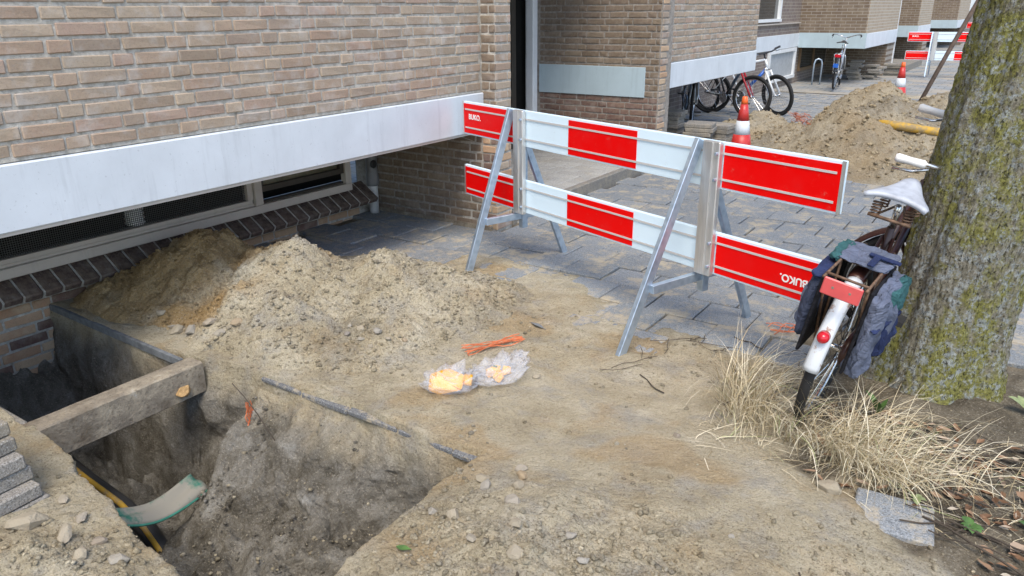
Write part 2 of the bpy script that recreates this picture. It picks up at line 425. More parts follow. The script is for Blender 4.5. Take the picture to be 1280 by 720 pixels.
class MB:
    def __init__(s): s.v = []; s.f = []
    def add(s, V, F):
        k = len(s.v); s.v += [tuple(p) for p in V]; s.f += [tuple(i + k for i in f) for f in F]; return s
    def box(s, c, d, mat=None, ch=0.0):
        x, y, z = d[0] / 2, d[1] / 2, d[2] / 2
        if ch <= 0:
            V = [(-x, -y, -z), (x, -y, -z), (x, y, -z), (-x, y, -z), (-x, -y, z), (x, -y, z), (x, y, z), (-x, y, z)]
            F = [(0, 3, 2, 1), (4, 5, 6, 7), (0, 1, 5, 4), (1, 2, 6, 5), (2, 3, 7, 6), (3, 0, 4, 7)]
        else:
            V, F = chbox(d, ch)
        if mat is not None: V = [mat @ Vector(p) for p in V]
        c = Vector(c)
        return s.add([Vector(p) + c for p in V], F)
    def b2(s, lo, hi, ch=0.0):
        return s.box([(a + b) / 2 for a, b in zip(lo, hi)], [b - a for a, b in zip(lo, hi)], None, ch)
    def bar(s, p, q, w, h=None, upv=(0, 0, 1)):
        p = Vector(p); q = Vector(q); h = h or w
        z = (q - p).normalized(); x = Vector(upv).cross(z)
        if x.length < 1e-4: x = Vector((1, 0, 0)).cross(z)
        x.normalize(); y = z.cross(x)
        mt = Matrix((x, y, z)).transposed()
        return s.box((p + q) / 2, (w, h, (q - p).length), mt, min(w, h) * .08)
    def tube(s, pts, r, n=8, cap=True):
        pts = [Vector(p) for p in pts]; k = len(pts)
        rs = r if hasattr(r, '__len__') else [r] * k
        V = []; F = []; prev = None
        for i, p in enumerate(pts):
            t = (pts[min(i + 1, k - 1)] - pts[max(i - 1, 0)]).normalized()
            if prev is None:
                a = Vector((0, 0, 1)) if abs(t.z) < .9 else Vector((1, 0, 0))
                x = a.cross(t).normalized()
            else:
                x = (prev - t * prev.dot(t)).normalized()
            prev = x; y = t.cross(x)
            for j in range(n):
                an = 2 * math.pi * j / n
                V.append(p + (x * math.cos(an) + y * math.sin(an)) * rs[i])
        for i in range(k - 1):
            for j in range(n):
                F.append((i * n + j, i * n + (j + 1) % n, (i + 1) * n + (j + 1) % n, (i + 1) * n + j))
        if cap:
            F.append(tuple(range(n - 1, -1, -1))); F.append(tuple(range((k - 1) * n, k * n)))
        return s.add(V, F)
    def lathe(s, prof, n=24, c=(0, 0, 0), axis='Z', cap=True):
        V = []; F = []; k = len(prof)
        for (r, z) in prof:
            for j in range(n):
                a = 2 * math.pi * j / n
                p = (r * math.cos(a), r * math.sin(a), z)
                if axis == 'Y': p = (p[0], p[2], p[1])
                if axis == 'X': p = (p[2], p[0], p[1])
                V.append((p[0] + c[0], p[1] + c[1], p[2] + c[2]))
        for i in range(k - 1):
            for j in range(n):
                F.append((i * n + j, i * n + (j + 1) % n, (i + 1) * n + (j + 1) % n, (i + 1) * n + j))
        if cap:
            F.append(tuple(range(n - 1, -1, -1))); F.append(tuple(range((k - 1) * n, k * n)))
        return s.add(V, F)
    def torus(s, c, Rr, r, n=36, k=8, a0=0, a1=2 * math.pi, flat=1.0):
        # ring in the local XZ plane (axis Y)
        closed = abs(a1 - a0 - 2 * math.pi) < 1e-6
        V = []; F = []; nn = n if closed else n + 1
        for i in range(nn):
            a = a0 + (a1 - a0) * i / n
            for j in range(k):
                b = 2 * math.pi * j / k
                rr = Rr + r * math.cos(b)
                V.append((c[0] + rr * math.cos(a), c[1] + r * flat * math.sin(b), c[2] + rr * math.sin(a)))
        for i in range(n):
            i2 = (i + 1) % nn
            for j in range(k):
                F.append((i * k + j, i2 * k + j, i2 * k + (j + 1) % k, i * k + (j + 1) % k))
        return s.add(V, F)
    def build(s, name, mat, parent=None, smooth=False):
        return mesh_obj(name, s.v, s.f, mat, parent, smooth)

def chbox(d, ch, jit=0.0, rg=None):
    x, y, z = d[0] / 2, d[1] / 2, d[2] / 2
    c = min(ch, x * .9, y * .9, z * .9)
    V = []; idx = {}
    for sx in (-1, 1):
        for sy in (-1, 1):
            for sz in (-1, 1):
                j = [rg.uniform(-jit, jit) for _ in range(3)] if rg else (0, 0, 0)
                base = ((sx * (x - c), sy * (y - c), sz * z), (sx * (x - c), sy * y, sz * (z - c)), (sx * x, sy * (y - c), sz * (z - c)))
                for a in range(3):
                    idx[(sx, sy, sz, a)] = len(V)
                    V.append((base[a][0] + j[0], base[a][1] + j[1], base[a][2] + j[2]))
    g = lambda sx, sy, sz, a: idx[(sx, sy, sz, a)]
    F = []
    for s_ in (-1, 1):
        q = [(-1, -1), (1, -1), (1, 1), (-1, 1)]
        if s_ < 0: q = q[::-1]
        F.append([g(a, b, s_, 0) for a, b in q])
        F.append([g(b, s_, a, 1) for a, b in q])
        F.append([g(s_, a, b, 2) for a, b in q])
    for a in (-1, 1):
        for b in (-1, 1):
            e1 = [g(-1, a, b, 0), g(1, a, b, 0), g(1, a, b, 1), g(-1, a, b, 1)]
            e2 = [g(a, -1, b, 0), g(a, 1, b, 0), g(a, 1, b, 2), g(a, -1, b, 2)]
            e3 = [g(a, b, -1, 1), g(a, b, 1, 1), g(a, b, 1, 2), g(a, b, -1, 2)]
            if a * b > 0: e1.reverse()
            if a * b < 0: e2.reverse()
            if a * b > 0: e3.reverse()
            F += [e1, e2, e3]
            for cc in (-1, 1):
                tr = [g(a, b, cc, 0), g(a, b, cc, 1), g(a, b, cc, 2)]
                if a * b * cc > 0: tr.reverse()
                F.append(tr)
    return [Vector(v) for v in V], F

def tag(o, label=None, cat=None, group=None, kind=None):
    if label: o["label"] = label
    if cat: o["category"] = cat
    if group: o["group"] = group
    if kind: o["kind"] = kind
    return o

def empty(name, loc=(0, 0, 0), rz=0.0):
    o = bpy.data.objects.new(name, None); col.objects.link(o)
    o.location = loc; o.rotation_euler = (0, 0, rz); o.empty_display_size = .2
    return o

def copy_tree(o, parent=None):
    c = o.copy(); col.objects.link(c); c.parent = parent
    for ch in list(o.children): copy_tree(ch, c)
    return c

def inst(name, me, parent, loc, rot=(0, 0, 0), sc=(1, 1, 1)):
    o = bpy.data.objects.new(name, me); col.objects.link(o)
    o.location = loc; o.rotation_euler = rot; o.scale = sc
    if parent: o.parent = parent
    return o

# ------------------------------------------------------------------ terrain functions
PX0, PX1, PY0, PY1 = -4.69, 1.9, -1.0, 5.2

def tile_edge(x):
    return np.interp(x, [-4.7, -3.4, -2.9, -2.45, -1.95, -1.4, -.9, -.3, .6, 1.9], [2.9, 3.6, 4.0, 3.85, 3.45, 3.2, 3.1, 2.75, 2.4, 2.3])

def exposure(x, y):
    n = fbm(x * 1.0, y * 1.0, 6, 1.6, .55)
    return sstep(-.15, .75, (y - tile_edge(x)) + .28 * n)

def soil_mask(x, y):
    d = np.hypot((x + .12) / .62, (y - 3.35) / .85)
    d = np.minimum(d, np.hypot((x - .42) / .5, (y - 2.55) / .42))
    return 1 - sstep(.85, 1.1, d + .22 * fbm(x, y, 3, 4.))

def smooth_mask(x, y):
    d = np.hypot((x + 1.15) / .95, (y - 2.55) / .6)
    return (1 - sstep(.6, 1.15, d + .35 * fbm(x, y, 3, 1.8)))

def sand_h(x, y):
    E = exposure(x, y)
    sm = smooth_mask(x, y)
    rel = .012 * fbm(x, y, 3, 1.1) + (1 - .6 * sm) * .010 * fbm(x, y, 5, 5.0, .58) + .009 * fbm(x + 3, y, 2, 3.2)
    z = .018 + rel
    # foreground mound and rim rise beside the pit
    z = z + .13 * np.exp(-(((x + .95) / .5) ** 2 + ((y - 1.45) / .48) ** 2)) * (1 + .3 * fbm(x, y, 4, 4.))
    z = z + .05 * np.exp(-(((x + .55) / .7) ** 2 + ((y - 2.2) / .5) ** 2))
    z = z + .06 * np.exp(-(((x + 2.3) / .45) ** 2 + ((y - .72) / .22) ** 2)) * (1 + .6 * fbm(x, y, 4, 6.))
    rough = np.exp(-(((x + 1.0) / .6) ** 2 + ((y - 1.5) / .6) ** 2)) + np.exp(-(((x + 2.4) / .6) ** 2 + ((y - .8) / .3) ** 2))
    z = z + rough * .016 * np.abs(fbm(x, y, 4, 12.))
    z = z * (1 - E) + E * (-.022 + .5 * rel)
    s = soil_mask(x, y)
    z = z * (1 - .45 * s) + s * (.004 + .014 * fbm(x, y, 4, 6.) + .03 * np.exp(-(((x + .1) / .45) ** 2 + ((y - 3.5) / .5) ** 2)))
    return z

def pit_depth(x, y):
    w = .022 * fbm(x, y, 2, 2.4)
    hole = x < -3.27
    yb = 2.06 - .105 * sstep(-3.12, -3.36, x) + w
    yn = np.where(hole, 1.16, np.interp(x, [-3.3, -2.9, -2.4, -1.9, -1.6], [1.2, 1.16, 1.06, 1.0, 1.05])) + w * 1.5
    xr = np.interp(y, [.9, 1.3, 1.6, 2.05], [-1.42, -1.5, -1.53, -1.545]) + w
    db = yb - y; dn = y - yn; dr = xr - x
    # back wall: vertical lip then a mud slope that flattens towards the right corner
    k = sstep(-1.8, -2.2, x) * sstep(-3.0, -2.86, x)
    lip = .10 + .03 * fbm(x, y * 0, 2, 5.)
    sl = .8 + (1 - k) * 4.5
    prof_b = np.where(db < .025, db / .025 * lip, lip + (db - .025) * sl)
    hb = sstep(-3.15, -3.33, x)
    prof_b = prof_b * (1 - hb) + hb * db * 12
    prof_n = dn * 9
    prof_r = np.where(dr < .05, dr * 2.2, .11 + (dr - .05) * 3.4)
    floor = .62 + .07 * fbm(x, y, 3, 3.) + .12 * hole
    # slumped mud heap on the floor
    floor = floor - .2 * np.exp(-(((x + 2.15) / .5) ** 2 + ((y - 1.75) / .35) ** 2)) + .12 * (x < -2.9)
    floor = np.where(hole, np.minimum(floor, .34 + .05 * fbm(x, y, 3, 5.) + (x + 4.69) * 1.6), floor)
    d = np.minimum(np.minimum(prof_b, prof_n), np.minimum(prof_r, floor))
    d = np.maximum(d, 0)
    steep = np.where((d >= floor - .02), 1.0, np.where(prof_b <= np.minimum(prof_n, prof_r), .25 + .6 * k * (db > .03), .15))
    lump = .085 * fbm(x, y, 4, 3.6, .55) + .035 * np.abs(fbm(x, y, 5, 8., .6)) - .015
    d = d + np.clip(d * 4, 0, 1) * lump * steep
    return np.maximum(d, 0)

def ground_z(x, y):
    return sand_h(x, y) - pit_depth(x, y)

PILE = [(-4.08, 2.62, .44, .60), (-3.55, 2.78, .40, .62), (-3.05, 3.08, .33, .62), (-2.75, 3.25, .22, .55), (-3.2, 2.5, .24, .55), (-2.75, 2.7, .16, .5), (-4.35, 2.35, .22, .4)]
def pile_h(x, y):
    z = np.full(np.shape(x), -.08)
    wx = x + .06 * fbm(x, y, 3, 2.5); wy = y + .06 * fbm(x + 5, y - 3, 3, 2.5)
    for (cx, cy, h, rr) in PILE:
        d = np.hypot(wx - cx, wy - cy)
        c = h * (1.06 - np.sqrt((d / rr) ** 2 + .02)) 
        k = .05
        hh = np.clip(.5 + .5 * (c - z) / k, 0, 1)
        z = z * (1 - hh) + c * hh + k * hh * (1 - hh)
    z = z + np.clip(z + .05, 0, .2) * 5 * (.035 * fbm(x, y, 3, 4.5) + .03 * np.abs(fbm(x, y, 4, 9., .65)) - .008)
    # does not run over the pit rim
    rim = np.where(x < -3.3, 1.99, 2.09)
    return np.where(y < rim + .04, np.minimum(z, (y - rim) * 2.0 - .01), z)

FAR = [(-1.75, 11.4, .74, 1.05), (-1.55, 10.6, .62, 1.0), (-1.7, 9.3, .58, .95), (-1.15, 12.0, .52, 1.2), (-3.05, 10.3, .36, .75), (-2.4, 9.6, .34, .8), (-1.0, 8.9, .26, .8), (-.6, 10.6, .18, .9)]
def far_h(x, y):
    z = np.full(np.shape(x), -.12)
    wx = x + .12 * fbm(x, y, 3, 1.2); wy = y + .12 * fbm(x + 5, y - 3, 3, 1.2)
    for (cx, cy, h, rr) in FAR:
        d = np.hypot(wx - cx, wy - cy)
        c = h * (1.05 - np.sqrt((d / rr) ** 2 + .012))
        k = .07
        hh = np.clip(.5 + .5 * (c - z) / k, 0, 1)
        z = z * (1 - hh) + c * hh + k * hh * (1 - hh)
    return z + np.clip(z + .08, 0, .3) * 3.3 * (.05 * fbm(x, y, 4, 2.4) + .05 * np.abs(fbm(x, y, 4, 8., .65)))

def lines(a, b, step, fine):
    out = [a]; x = a
    while x < b:
        s = step
        for (f0, f1, fs) in fine:
            if f0 <= x < f1: s = min(s, fs)
        x += s; out.append(min(x, b))
    return np.array(out)

# ------------------------------------------------------------------ setting
gm = MB()
for (x0, x1) in ((-300, PX0), (PX0, PX1), (PX1, 300)):
    for (y0, y1) in ((-300, PY0), (PY0, PY1), (PY1, 300)):
        if x0 == PX0 and y0 == PY0: continue
        z = -.05
        gm.add([(x0, y0, z), (x1, y0, z), (x1, y1, z), (x0, y1, z)], [(0, 1, 2, 3)])
tag(gm.build("ground", "paving_far"), "grey block paving and trampled ground around the works", kind="structure")

xs = lines(PX0, PX1, .0145, [(-3.35, -1.42, .009), (.4, 3, .03)])
ys = lines(PY0, PY1, .0145, [(1.93, 2.075, .004), (1.0, 1.93, .009), (-2, .4, .03), (4.4, 6, .025)])
X, Y = np.meshgrid(xs, ys)
PD = pit_depth(X, Y)
Z = sand_h(X, Y) - PD
ins = np.clip(PD * 5, 0, 1)
Xd = X + ins * (.04 * fbm(Y + 3, Z * 1.1 + X * .3, 2, 3.5) + .012 * np.abs(fbm(Y - 3, Z * 1.2, 5, 8., .6)))
Yd = Y - ins * (.04 * fbm(X - 7, Z * 1.1 + Y * .2, 2, 3.5) + .016 * np.abs(fbm(X + 4, Z * 1.3, 5, 7., .6)))
mudm = sstep(.05, .22, PD + .05 * fbm(X, Y, 3, 9.))
och = sstep(.25, .6, fbm(X, Y, 4, 1.6)) * .5 * (1 - mudm)
grid_o = grid_obj("sandy_ground", np.stack([Xd, Yd, Z], -1), "sand", attrs={"mud": mudm, "ochre": och, "soil": np.maximum(soil_mask(X, Y), .8 * sstep(.5, .95, exposure(X, Y))), "smooth": smooth_mask(X, Y)})
tag(grid_o, "trampled pale sand round the excavated pit", kind="structure")

xs = np.arange(-4.66, -1.9, .011); ys = np.arange(2.0, 4.3, .011)
X, Y = np.meshgrid(xs, ys)
Z = pile_h(X, Y)
okk = Z > (sand_h(X, Y) - .05)
keep = okk[:-1, :-1] | okk[1:, 1:] | okk[1:, :-1] | okk[:-1, 1:]
def pile_ochre(x, y): return (1 - sstep(.45, .8, np.hypot((x + 4.2) / 1.0, (y - 2.55) / 1.1) + .25 * fbm(x, y, 4, 3.)))
ochr = pile_ochre(X, Y)
pile_o = grid_obj("sand_pile", np.stack([X, Y, Z], -1), "sand", attrs={"ochre": ochr, "mud": .35 * sstep(.1, .6, fbm(X, Y, 4, 2.)), "soil": X * 0}, keep=keep)
tag(pile_o, "heap of dug-out sand and clods beside the pit under the white beam", "sand pile", "sand piles on the pavement")

xs = np.arange(-4.1, .4, .03); ys = np.arange(7.9, 13.9, .03)
X, Y = np.meshgrid(xs, ys)
Z = far_h(X, Y)
okk = Z > -.09
keep = okk[:-1, :-1] | okk[1:, 1:] | okk[1:, :-1] | okk[:-1, 1:]
far_o = grid_obj("sand_pile", np.stack([X, Y, Z], -1), "sand", attrs={"ochre": .25 + .45 * sstep(0, .6, fbm(X, Y, 4, 1.)), "mud": .35 + .3 * sstep(.1, .6, fbm(X + 9, Y, 4, 1.)), "soil": X * 0}, keep=keep)
tag(far_o, "large brown heap of sand with two humps behind the barrier", "sand pile", "sand piles on the pavement")
xs = np.arange(-3.2, 1.6, .06); ys = np.arange(13.0, 17.6, .06)
X, Y = np.meshgrid(xs, ys)
Z = .03 * fbm(X, Y, 4, 1.2) - .03 + .05 * np.exp(-(((X + .8) / 1.6) ** 2 + ((Y - 15.) / 1.4) ** 2))
tag(grid_obj("sand_patch", np.stack([X, Y, Z], -1), "sand", attrs={"ochre": X * 0, "mud": X * 0, "soil": X * 0}),
    "thin layer of spilled sand on the far pavement", kind="structure")

# paving: 30 cm concrete tiles
pav = MB()
pav.add([(PX0, PY1, -.035), (3.2, PY1, -.035), (3.2, 17, -.035), (PX0, 17, -.035)], [(0, 1, 2, 3)])
pav_o = tag(pav.build("pavement", "joint_soil"), "pavement of grey square concrete tiles", kind="structure")
rg = random.Random(5)
TV = []
for k in range(6):
    V, F = chbox((.2915, .2915, .05), .006, .0022, rg)
    me = bpy.data.meshes.new("paving_tile"); me.from_pydata(V, [], F); me.materials.append(M["paving_concrete"]); TV.append(me)
cand = []
row = 0
y = 2.06 + .15
while y < 16.5:
    off = .15 if row % 2 else 0.0
    xx = -4.55 + off
    while xx < 3.1:
        cand.append((xx, y)); xx += .3
    y += .3; row += 1
def px_size(x, y):
    d = math.hypot(x, y); return d
def visible(x, y, lim=1.15):
    # inside the porch step or under buildings
    if x < -3.42 and y > 4.62 and y < 11.4: return False
    if y > 11.4 and x < -4.9: return False
    r = x * math.cos(YAW) + y * math.sin(YAW); f = -x * math.sin(YAW) + y * math.cos(YAW)
    z = f * math.cos(PITCH) + CAM_H * math.sin(PITCH)
    return abs(r / max(z, .1)) < lim
tiles = []
for (x, y) in cand:
    if not visible(x, y): continue
    xa = np.array([x - .13, x + .13, x - .13, x + .13, x]); ya = np.array([y - .13, y - .13, y + .13, y + .13, y])
    if y < 5.0:
        if exposure(xa, ya).max() < .12 and not (y < 2.4 and -2.9 < x < -1.4): continue
        if soil_mask(xa, ya).max() > .6: continue
        if pile_h(xa, ya).min() > .03: continue
        if y < 2.4 and x > -1.75: continue
    if y > 8.5 and far_h(xa, ya).min() > .02: continue
    if x > 1.7 and y < 5.35: continue
    tiles.append((math.hypot(x, y) + (0 if visible(x, y, .74) else 100), x, y))
tiles.sort()
stuff = MB()
for i, (d, x, y) in enumerate(tiles):
    dz = rg.uniform(-.006, .006)
    rot = (rg.uniform(-.009, .009), rg.uniform(-.009, .009), rg.uniform(-.012, .012) + rg.choice((0, math.pi / 2, math.pi)))
    if -2.62 < x < -2.2 and 4.05 < y < 4.4: dz += .006
    loc = (x + rg.uniform(-.002, .002), y + rg.uniform(-.002, .002), -.025 + dz)
    if i < 300:
        inst("paving_tile", TV[i % 6], pav_o, loc, rot)
    else:
        mt = Euler(rot).to_matrix()
        stuff.box(loc, (.288, .288, .05), mt, 0)
so = stuff.build("paving_tiles", "paving_concrete", pav_o); so["kind"] = "stuff"
# edging slabs half buried round the tree pit
for (x, y, rz, sx, sy, z) in ((-.15, 2.49, .1, .85, .75, float(sand_h(np.array(-.15), np.array(2.49))) - .017), (.62, 2.7, .05, 1., .6, -.012), (.75, 3.6, .02, 1, 1, -.012), (.75, 3.92, .03, 1, 1, -.012), (.78, 4.24, .02, 1, 1, -.01), (.5, 4.4, .02, 1, 1, -.01)):
    inst("paving_tile", TV[1], pav_o, (x, y, z), (.01, .015, rz), (sx, sy, 1))

# ------------------------------------------------------------------ brickwork
rg = random.Random(11)
BM = {}
def brick_meshes(mat):
    if mat not in BM:
        out = []
        for k in range(6):
            V, F = chbox((1.0, .06, .0525), .0045, .0022, rg)
            # chamfer along the length axis stays small: shrink ends
            me = bpy.data.meshes.new("brick"); me.from_pydata(V, [], F); me.materials.append(M[mat]); out.append(me)
        BM[mat] = out
    return BM[mat]
LENGTHS = {}
def brick_len_mesh(mat, L, k):
    key = (mat, round(L, 3), k)
    if key not in LENGTHS:
        V, F = chbox((L, .06, .0525), .0045, .0024, rg)
        me = bpy.data.meshes.new("brick"); me.from_pydata(V, [], F); me.materials.append(M[mat]); LENGTHS[key] = me
    return LENGTHS[key]
PITCH_R = .0675
def brick_face(parent, face, u0, u1, z0, z1, axis, normal, mat, name="brick", phase=0.0, matfn=None):
    """bricks standing 6 mm proud of the plane `face`; axis 'x' or 'y' is the run direction"""
    r = int(round(z0 / PITCH_R)); n = 0
    while (r + 1) * PITCH_R <= z1 + .02:
        zc = (r + .5) * PITCH_R
        if zc - .026 >= z0 - .02:
            period = .55; u = math.floor((u0 - phase) / period) * period + phase + (.275 if r % 2 else 0) - period
            seq = [.21, .21, .10]
            while u < u1:
                for L in seq:
                    a, b = max(u, u0 + .003), min(u + L, u1 - .003)
                    if b - a > .03:
                        LL = round(b - a, 3) if (b - a) < L - .004 else L
                        mt = matfn(zc) if matfn else mat
                        me = brick_len_mesh(mt, LL, rg.randrange(4) if LL == L else 0)
                        uc = (a + b) / 2; dep = rg.uniform(-.0025, .0025)
                        fl = rg.choice((0, math.pi))
                        tz = rg.uniform(-.006, .006)
                        if axis == 'y':
                            inst(name, me, parent, (face + normal * (.006 - .03 + dep), uc, zc + rg.uniform(-.0015, .0015)), (tz, 0, math.pi / 2 + fl + rg.uniform(-.006, .006)))
                        else:
                            inst(name, me, parent, (uc, face + normal * (.006 - .03 + dep), zc + rg.uniform(-.0015, .0015)), (0, tz, fl + rg.uniform(-.006, .006)))
                        n += 1
                    u += L + .0117
            # next row
        r += 1
    return n

# near bay (A): facade plane X=-3.5
FX = -3.5
BAY_TOP = 8.5
bayA = tag(empty("brick_bay", (-4.2, 3.0, 0)), "near brick bay with white concrete beam over a basement window beside the pit", "building", "brick bays of the apartment block")
def part(mb, name, mat, parent, smooth=False):
    o = mb.build(name, mat, parent, smooth)
    o.matrix_parent_inverse = Matrix.Translation(parent.location).inverted() if parent.parent is None else Matrix.Identity(4)
    return o
wA = part(MB().b2((-6.5, .95, 1.07), (FX - .001, 4.75, 1.95)), "wall", "mortar", bayA)
n1 = brick_face(wA, FX, .95, 4.735, 1.08, 1.95, 'y', 1, "brick_beige", phase=.12)
part(MB().b2((-6.5, -3.5, 1.07), (FX + .004, .95, 1.95)).b2((-6.5, -3.5, 1.95), (FX + .004, 4.95, BAY_TOP)), "upper_wall", "wall_beige_y", bayA)
part(MB().b2((-3.9, -3.5, .785), (FX + .022, 4.745, 1.066), .006), "concrete_beam", "white_paint", bayA)
part(MB().b2((-3.9, -3.5, .77), (FX + .012, 4.745, .784)), "beam_drip_edge", "frame_beige", bayA)
part(MB().b2((-4.6, -3.5, .83), (-3.901, 4.745, 1.06)), "floor_slab", "concrete_old", bayA)
# corner pilaster
pil = part(MB().b2((-3.72, 4.751, -.2), (-3.376, 4.955, 1.949)), "pilaster", "mortar", bayA)
brick_face(pil, 4.751, FX + .0, -3.37, 0.0, 1.95, 'x', -1, "brick_brown", matfn=lambda z: "brick_red" if z < .78 and rg.random() < .4 else ("brick_purple" if z < .78 else "brick_brown"), phase=-.02)
brick_face(pil, -3.376, 4.751, 4.955, 0.0, 1.95, 'y', 1, "brick_beige", matfn=lambda z: "brick_beige" if z > .78 else rg.choice(("brick_red", "brick_beige")), phase=4.75)
# side wall under the beam
sw = part(MB().b2((-4.9, 4.753, -.2), (-3.721, 5.0, 1.06)).b2((-3.7205, 4.7535, -.2), (-3.52, 4.76, .77)), "side_wall", "mortar_dark", bayA)
brick_face(sw, 4.753, -4.75, FX - .005, 0.0, .79, 'x', -1, "brick_brown", phase=.05)
part(MB().b2((-4.75, 4.73, -.1), (-3.42, 4.7449, .03)), "plinth_render", "concrete_old", bayA)
# basement wall under the sill
pw = part(MB().b2((-4.95, -3.5, -1.4), (-4.69, 4.55, .13)).b2((-4.97, 4.551, -1.4), (-4.72, 4.75, .2)), "basement_wall", "mortar", bayA)
nb = brick_face(pw, -4.69, .75, 4.55, -.55, .13, 'y', 1, "brick_red", matfn=lambda z: rg.choice(("brick_red", "brick_red", "brick_purple")), phase=.3)
# sloping soldier sill
sill = part(MB().b2((-4.95, -3.5, .131), (-4.66, 4.56, .16)), "sill_bed", "mortar_dark", bayA)
smesh = []
for k in range(5):
    V, F = chbox((.235, .098, .05), .008, .002, rg)
    me = bpy.data.meshes.new("sill_brick"); me.from_pydata(V, [], F); me.materials.append(M["brick_sill"]); smesh.append(me)
yy = .82
while yy < 4.56:
    inst("sill_brick", smesh[rg.randrange(5)], sill, (-4.585, yy, .21 + rg.uniform(-.002, .002)), (0, R(33) + rg.uniform(-.02, .02), rg.uniform(-.012, .012)))
    yy += .109
mb = MB()
for k in range(35):
    y_ = .82 + .109 * k - .0545
    c_, s_ = math.cos(R(33)), math.sin(R(33))
    mb.box((-4.587, y_, .206), (.225, .011, .047), Matrix.Rotation(R(33), 3, 'Y'))
part(mb, "sill_joint", "mortar", sill)
# window frame
wf = part(MB().b2((-4.56, -3.5, .285), (-4.49, 4.3, .345), .004).b2((-4.555, 3.36, .3451), (-4.494, 3.425, .84), .004).b2((-4.555, 4.24, .3451), (-4.494, 4.3, .84), .004)
          .b2((-4.57, -3.5, .3451), (-4.52, 3.3599, .362)), "window_frame", "frame_beige", bayA)
part(MB().b2((-4.57, -3.5, .365), (-4.515, 3.345, .39)).b2((-4.57, 3.31, .391), (-4.515, 3.3555, .82)).b2((-4.57, -3.5, .362), (-4.53, 3.35, .3645)), "screen_frame", "frame_beige", wf)
part(MB().b2((-4.568, 3.4255, .3455), (-4.53, 4.2395, .36)).b2((-4.57, 3.4255, .43), (-4.515, 4.2395, .47)).b2((-4.57, 3.4255, .471), (-4.515, 3.455, .82)).b2((-4.57, 4.2, .471), (-4.515, 4.2395, .82)), "sash", "dark_bronze", wf)
part(MB().b2((-4.56, 3.455, .47), (-4.548, 4.2, .82)), "pane", "dirty_glass", wf)
mw = MB()
for k in range(34):
    z = .392 + k * .0125
    mw.box((-4.54, 2.05, z), (.0025, 2.55, .0028))
for k in range(200):
    y_ = .8 + k * .0127
    mw.box((-4.5428, y_, .6), (.0022, .0028, .43))
part(mw, "wire_mesh", "mesh_wire", wf)
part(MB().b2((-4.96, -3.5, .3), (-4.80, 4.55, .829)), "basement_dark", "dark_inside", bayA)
glint = MB()  # ribbed white column added to stand in for a striped reflection
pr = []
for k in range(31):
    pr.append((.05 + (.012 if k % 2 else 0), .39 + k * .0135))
glint.lathe(pr, 16, (-4.61, 2.52, 0))
part(glint, "striped_reflection", "reflection_white", bayA, True)
# rain pipe
rp_ = part(MB().tube([(-4.62, 4.66, -.02), (-4.62, 4.66, .3), (-4.625, 4.66, .8)], .042, 14), "drain_pipe", "pvc_pipe", bayA, True)
part(MB().lathe([(.05, .24), (.055, .26), (.055, .33), (.05, .35), (.05, .5), (.056, .52), (.056, .56), (.048, .58)], 16, (-4.62, 4.66, 0)), "pipe_collar", "rubber_joint", rp_, True)
part(MB().lathe([(.03, 0), (.036, .006), (.036, .02), (.028, .026)], 14, (0, 0, 0), 'X').build and MB().lathe([(.03, -4.59 + .01), (.036, -4.58), (.036, -4.57), (.028, -4.565)], 14, (0, 4.64, .43), 'X'), "inspection_cap", "black_plastic", rp_, True)

# entrance porch between bay A and bay B
por = tag(empty("entrance_porch", (-4.2, 6.4, 0)), "brick entrance recess with tiled step, dark doorway and grey painted panel", "entrance")
pwl = part(MB().b2((-5.0, 7.803, -.1), (-3.402, 8.1, 1.949)), "wall", "mortar_dark", por)
brick_face(pwl, 7.803, -4.9, -3.41, .08, 1.95, 'x', -1, "brick_brown", matfn=lambda z: "brick_purple" if z < .75 else "brick_brown", phase=.1)
part(MB().b2((-6, 7.8, 1.95), (-3.41, 8.0, BAY_TOP)), "upper_wall", "wall_dark_x", por)
part(MB().b2((-4.9, 7.782, .74), (-3.56, 7.805, 1.056), .003), "painted_panel", "grey_paint", por)
brick_face(pwl, -3.402, 7.81, 8.0, .0, 1.95, 'y', 1, "brick_beige", matfn=lambda z: rg.choice(("brick_beige", "brick_beige", "brick_red")) if z > .5 else "brick_red", phase=7.8)
part(MB().b2((-5.03, 7.70, .1), (-4.93, 7.797, 2.6), .006).b2((-5.06, 7.74, .1), (-5.0305, 7.797, 2.6)), "door_frame", "frame_white", por)
dr_ = part(MB().b2((-5.16, 5.0, .02), (-5.1, 7.80, 2.61)), "door", "dark_inside", por)
part(MB().b2((-5.099, 5.5, .1), (-5.06, 5.58, 2.6)).b2((-5.099, 7.45, .1), (-5.06, 7.54, 2.6)), "door_stile", "dark_bronze", dr_)
part(MB().b2((-6.2, 4.955, 1.0), (-3.721, 4.99, 1.94)), "return_wall", "wall_dark_x", por)
part(MB().b2((-6, 4.956, 2.6), (-3.9, 7.799, BAY_TOP)), "lintel_wall", "wall_beige_y", por)
st = part(MB().b2((-5.1, 5.01, -.1), (-3.47, 7.79, .078)), "step", "joint_soil", por)
part(MB().b2((-3.4699, 5.01, -.1), (-3.40, 7.79, .1), .008), "step_edge", "stack_concrete", por)
em = []
for k in range(4):
    V, F = chbox((.143, .143, .03), .004, .001, rg)
    me = bpy.data.meshes.new("step_tile"); me.from_pydata(V, [], F); me.materials.append(M["paving_entry"]); em.append(me)
for i in range(11):
    for j in range(18):
        inst("step_tile", em[rg.randrange(4)], st, (-5.03 + .148 * i, 5.1 + .15 * j, .081 + rg.uniform(-.0015, .0015)), (0, 0, rg.choice((0, math.pi / 2))))

